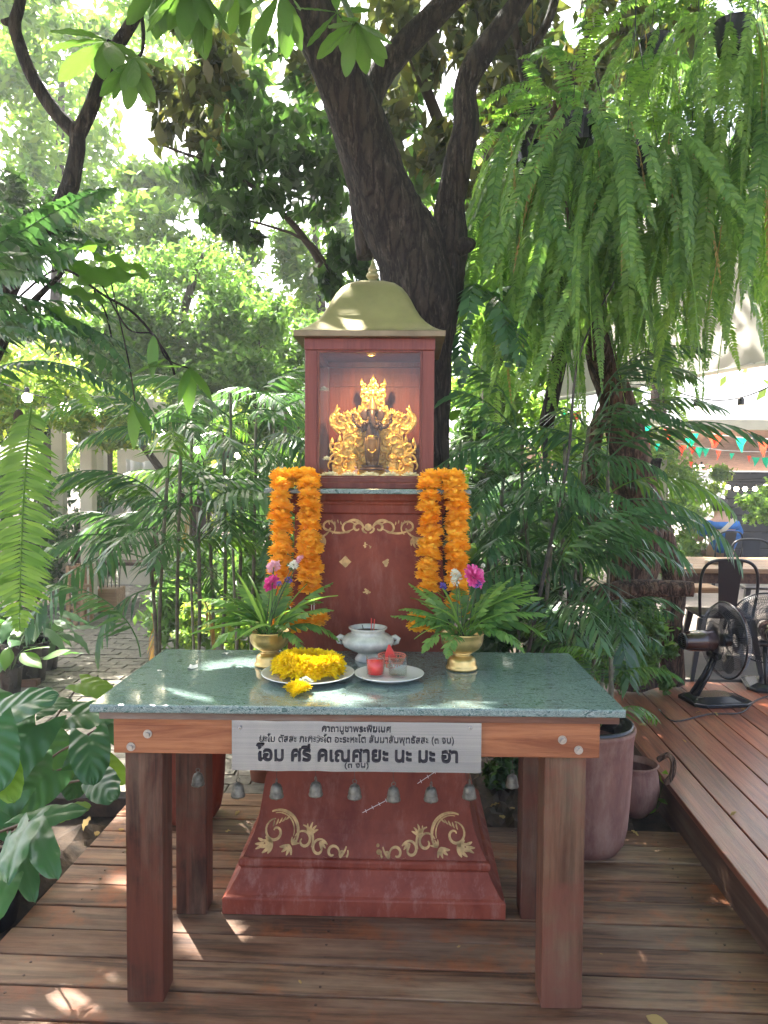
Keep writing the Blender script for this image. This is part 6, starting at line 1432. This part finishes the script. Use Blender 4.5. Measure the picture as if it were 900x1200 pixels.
bushpot(-12, 780, 5.9, .16, .3, 24, .22, 'leafy plant cut by the left edge beside the path', 4)
m_ = MB(); e0, e1 = G(-40, 806, .0), G(46, 800, .0); m_.mm(e0.x, e1.x, 5.05, 5.10, -.03, .045); single('timber_edging', m_, 'strip', 'short brown timber edging board beside the path at the left', 'edging', bevel=.004)
m_ = MB(); e0, e1 = G(-40, 781, .0), G(26, 775, .0); m_.mm(-2.95, -2.62, 5.55, 5.62, -.03, .05); single('timber_edging', m_, 'strip', 'second timber board lying under the small pot', 'edging', bevel=.004)

# ================================================================== LEFT BACKGROUND: pergola, walls, shelf
pg = thing('pergola', P(105, 700, 8.6), 'cream timber pergola with posts and beams over the left path', 'pergola'); pg.location.z = 0
for px, Y in ((104, 8.6), (118, 9.8), (70, 9.2)):
    c = P(px, 600, Y); m_ = MB(); m_.mm(c.x - .07, c.x + .07, Y - .07, Y + .07, -.12, 2.35); part('post', m_, 'cream', pg, bevel=.01)
ca, cb_ = P(-60, 500, 8.4), P(200, 530, 10)
m_ = MB(); a, b = P(60, 520, 8.4), P(190, 555, 11.5); 
for dz in (0,): m_.hexa([(a.x, a.y, 2.36), (a.x + .1, a.y, 2.36), (b.x + .1, b.y, 2.36), (b.x, b.y, 2.36)], [(a.x, a.y, 2.5), (a.x + .1, a.y, 2.5), (b.x + .1, b.y, 2.5), (b.x, b.y, 2.5)])
part('beam', m_, 'cream', pg)
for k in range(9):
    t = k / 8; p = a.lerp(b, t); m_ = MB(); m_.mm(p.x - 2.2, p.x + .35, p.y - .03, p.y + .03, 2.502, 2.60); part('rafter', m_, 'cream', pg)
m_ = MB(); wa, wb = P(138, 640, 11), P(225, 640, 11); m_.mm(wa.x, wb.x, 11, 11.15, -.1, 1.95); single('far_cream_wall', m_, 'cream', 'cream wall panel at the end of the path behind the palms', 'wall')
m_ = MB(); V = []; 
for i in range(13):
    x_ = P(148 + i * 3, 600, 10.5).x
    for j in range(9): V.append((x_, 10.5 + .04 * math.sin(i * 1.3 + j * .3), 1.75 - .12 * j + (.05 * abs(i - 6) / 6 if j == 0 else 0)))
m_.add(V, [(i * 9 + j, (i + 1) * 9 + j, (i + 1) * 9 + j + 1, i * 9 + j + 1) for i in range(12) for j in range(8)]); o = single('hanging_sheet', m_, 'whitewall', 'pale grey cloth sheet hanging before the cream wall', 'sheet', smooth=True); o.modifiers.new('t', 'SOLIDIFY').thickness = .01
sh_ = thing('plant_shelf', Vector((P(150, 700, 9.6).x, 9.6, 0)), 'dark timber shelf with potted plants under the pergola', 'shelf')
xa, xb = P(95, 620, 9.6).x, P(190, 620, 9.6).x
for zz in (.45, .98):
    m_ = MB(); m_.mm(xa, xb, 9.45, 9.8, zz, zz + .04); part('shelf_board', m_, 'riser', sh_)
for xx in (xa, xb - .05):
    m_ = MB(); m_.mm(xx, xx + .05, 9.39, 9.44, -.1, 1.0); part('shelf_post', m_, 'riser', sh_)
for i, (px, lb) in enumerate(((112, 'left pot on the pergola shelf'), (135, 'pale middle pot on the pergola shelf'), (165, 'right leafy pot on the pergola shelf'))):
    c = P(px, 620, 9.6); c.z = 1.022; t = thing('shelf_pot', c, lb + ' with green leaves', 'plant', 'pots on the pergola shelf')
    m_ = MB(); m_.lathe([(.001, 0), (.07, 0), (.10, .16), (.08, .16), (.001, .14)], (0, 0, 0), 16); part('pot', m_, ('terra', 'whitewall', 'jar')[i], t, local=True)
    crown('leaves', t, [((c.x, c.y, c.z + .26), (.2, .15, .14), 8, 260)], .09, 'tree_m', 60 + i)
pb = thing('wooden_planter', Vector((P(135, 700, 8.9).x, 8.9, 0)), 'wooden planter box holding a thin dark bamboo at the end of the path', 'planter')
m_ = MB(); xa, xb = P(110, 700, 8.9).x, P(142, 700, 8.9).x; m_.mm(xa, xb, 8.75, 9.05, -.04, .26); part('box', m_, 'tabletop', pb, bevel=.01)
m_ = MB()
for i in range(7): xx = xa + (xb - xa) * (i + .5) / 7; m_.tube([(xx, 8.9, .25), (xx + .02, 8.9, .6), (xx + .03 * math.sin(i), 8.9, .95)], .006, 5)
part('canes', m_, 'cane', pb); crown('leaves', pb, [((xa + .2, 8.9, .85), (.3, .2, .25), 10, 500)], .09, 'tree_d', 70)
rk = thing('wooden_rack', Vector((P(90, 690, 8.0).x, 8.0, 0)), 'small brown wooden rack standing in front of the pergola post', 'rack')
for i in range(3):
    for yy in (7.9, 8.15):
        xx = P(82 + i * 8, 690, 8.0).x; m_ = MB(); m_.mm(xx, xx + .035, yy, yy + .035, -.02, .62); part('rack_post', m_, 'tabletop', rk)
for zz in (.15, .38, .58):
    m_ = MB(); m_.mm(P(80, 690, 8).x, P(101, 690, 8).x, 7.94, 8.145, zz, zz + .02); part('rack_shelf', m_, 'tabletop', rk)

# string lights
def bulbs(nm, label, pts, bulb_at, r=.03, group='strings of lit round bulbs', hang=.05):
    t = thing(nm, pts[0], label, 'string lights', group); m_ = MB(); m_.tube(spline(pts, 6), .005, 5); part('cord', m_, 'black', t)
    for p in bulb_at:
        m_ = MB(); m_.ball(p, r, 12, 8); bo = part('bulb', m_, 'bulb', t, smooth=True)
        m_ = MB(); m_.lathe([(r * .5, r * .8), (r * .5, r * 1.9), (r * .2, r * 2.2)], p, 10); part('socket', m_, 'black', bo)
    return t
Yb = 5.8
bulbs('string_lights', 'lit round bulbs strung before the trees left of the shrine', [P(60, 440, 5.0), P(157, 488, Yb), P(189, 500, Yb), P(231, 520, 6.2), P(330, 520, 7)], [P(157, 496, Yb), P(189, 508, Yb), P(231, 527, 6.2), P(279, 534, 6.8)], .030)
bulbs('string_lights', 'lit bulbs blurred in the creeper at the upper left', [P(-20, 440, 6), P(32, 460, 6), P(75, 470, 6), P(115, 478, 6.5)], [P(32, 466, 6), P(76, 477, 6), P(113, 482, 6.4)], .038)
bulbs('string_lights', 'two large lit bulbs under the translucent sheet on the right', [P(740, 440, 6), P(816, 466, 5.6), P(868, 466, 5.4), P(930, 440, 5)], [P(816, 483, 5.6), P(868, 482, 5.4)], .045)
bulbs('string_lights', 'row of small lit globes above the dark slatted wall', [P(770, 545, 12), P(800, 553, 12), P(850, 562, 11.5), P(900, 560, 11)], [P(x, y, 11.8) for x, y in ((786, 552), (815, 548), (822, 547), (843, 569), (853, 571), (863, 573), (873, 573), (885, 573), (897, 570), (832, 551), (846, 551))], .035)

# ================================================================== RIGHT BACKGROUND
aw = thing('translucent_awning', P(830, 440, 6.5), 'translucent beige plastic sheet awning with a steel edge tube behind the ferns', 'awning')
q4 = [P(640, 470, 7.2), P(960, 415, 5.2), P(985, 150, 6.4), P(650, 190, 8.6)]
m_ = MB(); N = 20; V = []
for i in range(N + 1):
    for j in range(9):
        u, v = i / N, j / 8; p = q4[0].lerp(q4[1], u).lerp(q4[3].lerp(q4[2], u), v); p.z += .02 * math.sin(i * 2.1) ; p.y += .05 * math.sin(i * 1.5 + j * .4); V.append(p)
m_.add(V, [(i * 9 + j, (i + 1) * 9 + j, (i + 1) * 9 + j + 1, i * 9 + j + 1) for i in range(N) for j in range(8)]); part('sheet', m_, 'awning', aw, smooth=True, fix=False)
m_ = MB(); m_.tube([q4[0], q4[1]], .018, 8); part('edge_tube', m_, 'whitewall', aw, smooth=True)
for xx in (q4[0], q4[1]):
    m_ = MB(); m_.tube([(xx.x, xx.y, -.1), (xx.x, xx.y, xx.z)], .025, 8); part('support_post', m_, 'wire', aw, smooth=True)
m_ = MB(); a, b = P(745, 497, 11), P(960, 500, 11); m_.mm(a.x, 14, 11, 11.12, a.z - .07, a.z + .07)
pv_ = thing('far_pavilion', Vector((6.5, 12, .16)), 'far open pavilion with a pale beam and peach roof underside behind the flags', 'building')
part('beam', m_, 'cream', pv_)
m_ = MB(); m_.hexa([(a.x, 11.2, a.z + .0), (14, 11.2, a.z), (14, 18, a.z - .55), (a.x - 2, 18, a.z - .55)], [(a.x, 11.2, a.z + .06), (14, 11.2, a.z + .06), (14, 18, a.z - .45), (a.x - 2, 18, a.z - .45)]); part('roof', m_, plain('peach_roof', (.62, .36, .26), .7), pv_)
for xx in (a.x + .3, 8.6):
    m_ = MB(); m_.mm(xx, xx + .12, 10.9, 10.99, .16, a.z + .07); part('post', m_, 'cream', pv_)
sw_ = thing('dark_slatted_wall', Vector((6.2, 12.5, .16)), 'dark blue-black slatted wall across the courtyard at the right edge', 'wall')
xa = P(852, 600, 12.5).x
for k in range(11):
    z_ = .2 + k * .135; m_ = MB(); m_.mm(xa, xa + 3.5, 12.5, 12.54, z_, z_ + .115); part('slat', m_, 'slat', sw_, bevel=.004)
m_ = MB(); m_.mm(xa, xa + 3.5, 12.56, 12.6, .16, 1.7); part('backing', m_, 'black', sw_)
# bunting
def bunting(label, pts, flags, seed):
    t = thing('bunting', pts[0], label, 'bunting', 'strings of red and green pennants'); m_ = MB(); m_.tube(spline(pts, 8), .004, 4); part('string', m_, 'paper', t)
    for px, py, Y, s_, c_ in flags:
        p = P(px, py, Y); h = s_ * Y / F; r_ = random.Random(px); m_ = MB(); yaw = r_.uniform(-.6, .6); n = 4
        w_ = h * .45; V = []
        for i in range(3):
            for j in (-1, 0, 1):
                u = i / 2; V.append(p + Vector((j * w_ * (1 - u) * math.cos(yaw) + u * h * r_.uniform(-.12, .12), j * w_ * (1 - u) * math.sin(yaw) + .02 * math.sin(j + i), -u * h)))
        m_.add(V, [(0, 1, 4, 3), (1, 2, 5, 4), (3, 4, 7), (4, 5, 7)]); part('pennant', m_, 'flag_' + c_, t, fix=False)
    return t
bunting('nearer string of large red and green pennants under the awning', [P(690, 480, 8), P(757, 496, 8), P(815, 505, 8), P(870, 513, 7.8), P(930, 515, 7.5)],
        [(757, 499, 8, 15, 'green'), (784, 502, 8, 14, 'red'), (812, 508, 8, 16, 'green'), (806, 514, 8, 12, 'green'), (840, 508, 8, 17, 'red'), (836, 514, 8, 12, 'red'), (869, 513, 7.9, 18, 'green'), (895, 518, 7.7, 18, 'red'), (661, 478, 8, 16, 'green'), (676, 482, 8, 14, 'red'), (593, 498, 8, 10, 'red'), (663, 490, 8, 12, 'green')], 1)
bunting('farther string of small red and teal pennants over the bushes', [P(740, 512, 10), P(800, 520, 10), P(850, 528, 10), P(930, 530, 10)],
        [(760, 516, 10, 9, 'red'), (800, 522, 10, 13, 'red'), (812, 524, 10, 9, 'red'), (820, 524, 10, 13, 'green'), (827, 525, 10, 11, 'green'), (842, 528, 10, 12, 'red'), (858, 531, 10, 8, 'green'), (878, 534, 10, 9, 'red'), (886, 536, 10, 11, 'green'), (898, 536, 10, 13, 'green'), (810, 541, 10, 8, 'red'), (770, 520, 10, 9, 'green')], 2)
m_ = MB(); p = P(791, 604, 8.0); m_.mm(p.x - .03, p.x + .03, 8.0, 8.012, p.z - .045, p.z + .045); single('small_white_notice', m_, 'paper', 'tiny white notice card hanging left of the person in blue', 'notice')
pot_ = P(345 + 300, 715, 4.5)
m_ = MB(); c = P(653, 712, 4.6); m_.lathe([(.001, 0), (.05, 0), (.05, c.z), (.001, c.z)], (c.x, 4.6, 0), 16); single('bollard_light', m_, 'black', 'dark post among the right palms with a woven top', 'post')
m_ = MB(); m_.lathe([(.054, c.z + .001), (.056, c.z + .05), (.054, c.z + .13), (.03, c.z + .15)], (c.x, 4.6, 0), 18); single('woven_cap', m_, 'strap', 'woven tan cap sitting on the dark post among the palms', 'lamp')

# ================================================================== LITTER
lm = [leaf_mesh('fallen_leaf', 'dry', .06, .03, 'lance', 6, 2, curl=1.2, wave=1.5, seed=i) for i in range(3)]
lit = [(597, 950, 0, 1.1, 'pale crumpled dry leaf on the soil right of the pedestal'), (590, 962, 0, .9, 'brown dry leaf just below the pale one right of the pedestal'), (585, 944, 0, .9, 'yellow dry leaf above the pale one right of the pedestal'),
       (757, 1196, 0, 1.2, 'yellow dry leaf at the bottom edge right of the table'), (280, 1000 - 48, 0, .6, 'small curled leaf on the deck between left jar and pedestal'), (112, 982, 0, .8, 'small dry leaf on the left planks beside the front post'), (140, 976, 0, .7, 'dark curled leaf against the left front post'),
       (757, 850, .166, .8, 'white-tipped leaf on the nearest raised board by the table'), (821, 835, .166, .7, 'yellow leaf on the raised deck below the fan base'), (838, 836, .166, .7, 'yellow leaf right of the other by the fan base'), (872, 833, .166, .8, 'yellow leaf on the raised deck near the right edge'), (862, 953, .166, .6, 'thin twisted leaf on the raised boards at the right'),
       (800, 868, .166, .5, 'tiny leaf beside the sun patch on the raised deck'), (740, 975, 0, .7, 'small dry leaf at the raised deck riser'), (270, 975, 0, .6, 'dark small leaf left of the pedestal flare'), (150, 800, 0, .9, 'yellow leaf on the brick path by the table edge'), (45, 786, 0, .9, 'yellow leaf on the brick path near the pots'), (75, 752, 0, 1.1, 'pale leaf on the middle of the brick path'), (122, 747, 0, 1.0, 'pale leaf farther up the brick path'),
       (70, 995, -.06, 1.2, 'brown leaf on the soil of the left bed'), (105, 960, -.04, 1.2, 'yellowish leaf on the pot soil in the left bed'), (350, 1150, 0, .3, 'crumb of leaf on the front planks left of centre'), (706, 1120, 0, .25, 'tiny pale speck on the planks right of the table'),(540, 1110, 0, .3, 'small leaf scrap on the planks below the pedestal')]
for i, (px, py, z, s_, lb) in enumerate(lit):
    o = link('fallen_leaf', lm[i % 3], None); o.location = G(px, py, z) + Vector((0, 0, .010 * s_ + .002)); o.rotation_euler = (r_.uniform(-.3, .3), r_.uniform(-.3, .1), r_.uniform(0, 6)); o.scale = (s_,) * 3
    tag(o, lb, 'leaf', 'fallen leaves on the decks and path')
# little weed at the corner of the two decks
wd = thing('corner_weed', G(770, 948, 0), 'small green weed growing in the corner under the raised deck', 'plant')
wm = leaf_mesh('leaf', 'phil_l', .07, .045, 'lance', 6, 2, curl=.3)
c = wd.location
for dx, dz, az, tl in ((-.03, .10, 180, 10), (.02, .13, 60, 50), (-.07, .09, 170, -10), (.0, .06, 300, 0), (-.02, .02, 220, -10), (.03, .04, 0, 10)):
    m_ = MB(); e = c + Vector((dx, -.02, dz)); m_.tube([c, c.lerp(e, .5) + Vector((0, 0, .02)), e], .002, 4); part('stem', m_, 'stem', wd); place('leaf', wm, wd, e, az, tl, 1.0)
# ================================================================== HAZE BOX ADDED FOR THE MILKY VEIL
m, nt_, bs_ = newmat('veil_haze'); nt_.nodes.remove(bs_)
pvn = nt_.nodes.new('ShaderNodeVolumePrincipled'); pvn.inputs['Color'].default_value = (.95, .97, 1, 1); pvn.inputs['Density'].default_value = .0045; pvn.inputs['Anisotropy'].default_value = .3
nt_.links.new(pvn.outputs[0], nt_.nodes['Material Output'].inputs['Volume'])
M['haze'] = m
m_ = MB(); m_.mm(-85, 85, -85, 85, -1.14, 14); hz_ = link('haze', mesh_of('haze', m_, m), None); hz_['kind'] = 'stuff'
cy.volume_bounces = 0; cy.volume_step_rate = 5
